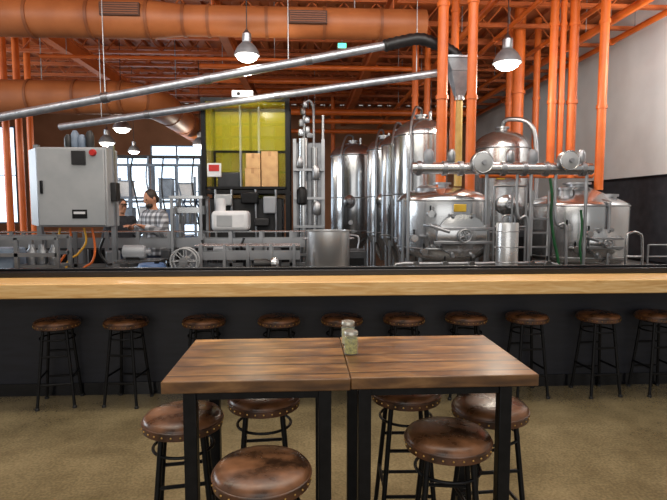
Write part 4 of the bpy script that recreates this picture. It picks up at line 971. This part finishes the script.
# ------------------------------------------------------------------ tables
ZT = .98
yn = Zp(350, 378, ZT).y; yf = Zp(337, 337, ZT).y
xl = (Zp(167, 383, ZT).x+Zp(190, 340, ZT).x)/2; xs = (Zp(357, 379, ZT).x+Zp(335, 337, ZT).x)/2; xr = (Zp(532, 374, ZT).x+Zp(487, 334, ZT).x)/2
def table(label, x0, x1, y0, y1, ins):
    t = thing('wooden_table', label, 'table', ((x0+x1)/2, (y0+y1)/2, 0), 'tables pushed together')
    MB().bx(x0, x1, y0, y1, ZT-.048, ZT).build('tabletop', 'table', t, .004)
    ax0, ax1, ay0, ay1 = x0+ins[0], x1-ins[1], y0+.06, y1-.05; w = .026
    for xx in (ax0, ax1):
        for yy in (ay0, ay1):
            MB().bx(xx-w, xx+w, yy-w, yy+w, 0, ZT-.048).build('leg', 'black', t, .004)
    for yy in (ay0, ay1): MB().bx(ax0+w, ax1-w, yy-.015, yy+.015, ZT-.09, ZT-.05).build('apron', 'black', t)
    for xx in (ax0, ax1): MB().bx(xx-.015, xx+.015, ay0+w, ay1-w, ZT-.09, ZT-.05).build('apron', 'black', t)
    return t
table('dark wooden plank table on black steel legs, the left of two pushed together', xl, xs-.0015, yn-.01, yf-.01, (.1, .1))
table('dark wooden plank table holding the jars, the right of two pushed together', xs+.0015, xr, yn+.0, yf+.0, (.06, .12))
def jar(px, py, fill, label, h=.105, fh=.6):
    p = Zp(px, py, ZT); t = thing('glass_jar', label, 'jar', (p.x, p.y, ZT), 'jars on the table'); r = .034
    MB().lathe([(.0,0),(r-.004,0),(r,.006),(r,h*.78),(r-.006,h*.86),(r-.006,h*.92),(r-.009,h*.92),(r-.009,h*.86),(r-.003,h*.77),(r-.003,.006),(0,.005)], (p.x,p.y,ZT), 32).build('jar_body', 'glass', t)
    MB().lathe([(0,.007),(r-.005,.007),(r-.004,h*fh),(0,h*fh+.003)], (p.x,p.y,ZT), 28).build('contents', fill, t)
    MB().lathe([(r-.003,h*.86),(r-.002,h*.87),(r-.002,h),(r-.005,h+.004),(0,h+.004)], (p.x,p.y,ZT), 32).build('lid', 'tin', t)
jar(351, 354, 'herb', 'front glass jar of olive-coloured contents with a metal lid', .105, .72)
jar(348, 344, 'sugar', 'rear glass jar of pale contents with a metal lid, half hidden', .112, .66)

# ------------------------------------------------------------------ lights
def area(name, loc, rot, sx, sy, power, col=(1,1,1), aim=None):
    l = bpy.data.lights.new(name, 'AREA'); l.shape = 'RECTANGLE'; l.size = sx; l.size_y = sy; l.energy = power; l.color = col
    o = bpy.data.objects.new(name, l); COL.objects.link(o); o.location = loc
    o.rotation_euler = Vector(aim).to_track_quat('-Z', 'Y').to_euler() if aim else rot
    return o
area('taproom_ceiling_light', (0, 2.6, 4.4), (0,0,0), 5, 2.4, 105, (1,.9,.78))
area('taproom_window_light', (0, -3.5, 2.6), (math.radians(80),0,0), 8, 3, 100, (1,.97,.93))
area('bar_light', (0, 3.7, 4.6), (math.radians(8),0,0), 9, .4, 100, (1,.88,.7))
area('side_daylight', (-11.5, 9.5, 3.2), (0,math.radians(-90),0), 3.5, 6, 520, (.84,.93,1))
area('brew_front_light', (1.0, 5.6, 5.3), (math.radians(20),0,0), 8, .6, 110, (1,.96,.92))
area('roof_fill', (-1.5, 5.2, 5.0), (math.radians(100),0,0), 13, .6, 190, (1,.96,.9))  # unseen fill added to brighten the ceiling, imitating wide daylight
area('right_wall_fill', (6.1, 7.4, 4.2), None, 1.0, 1.0, 130, (1,.98,.95), (.45,.88,-.1))  # added fill without a fixture, lifts the pale right wall
w = bpy.data.worlds.new('world'); S.world = w; w.use_nodes = True
w.node_tree.nodes['Background'].inputs[0].default_value = (1,.97,.93,1); w.node_tree.nodes['Background'].inputs[1].default_value = .38
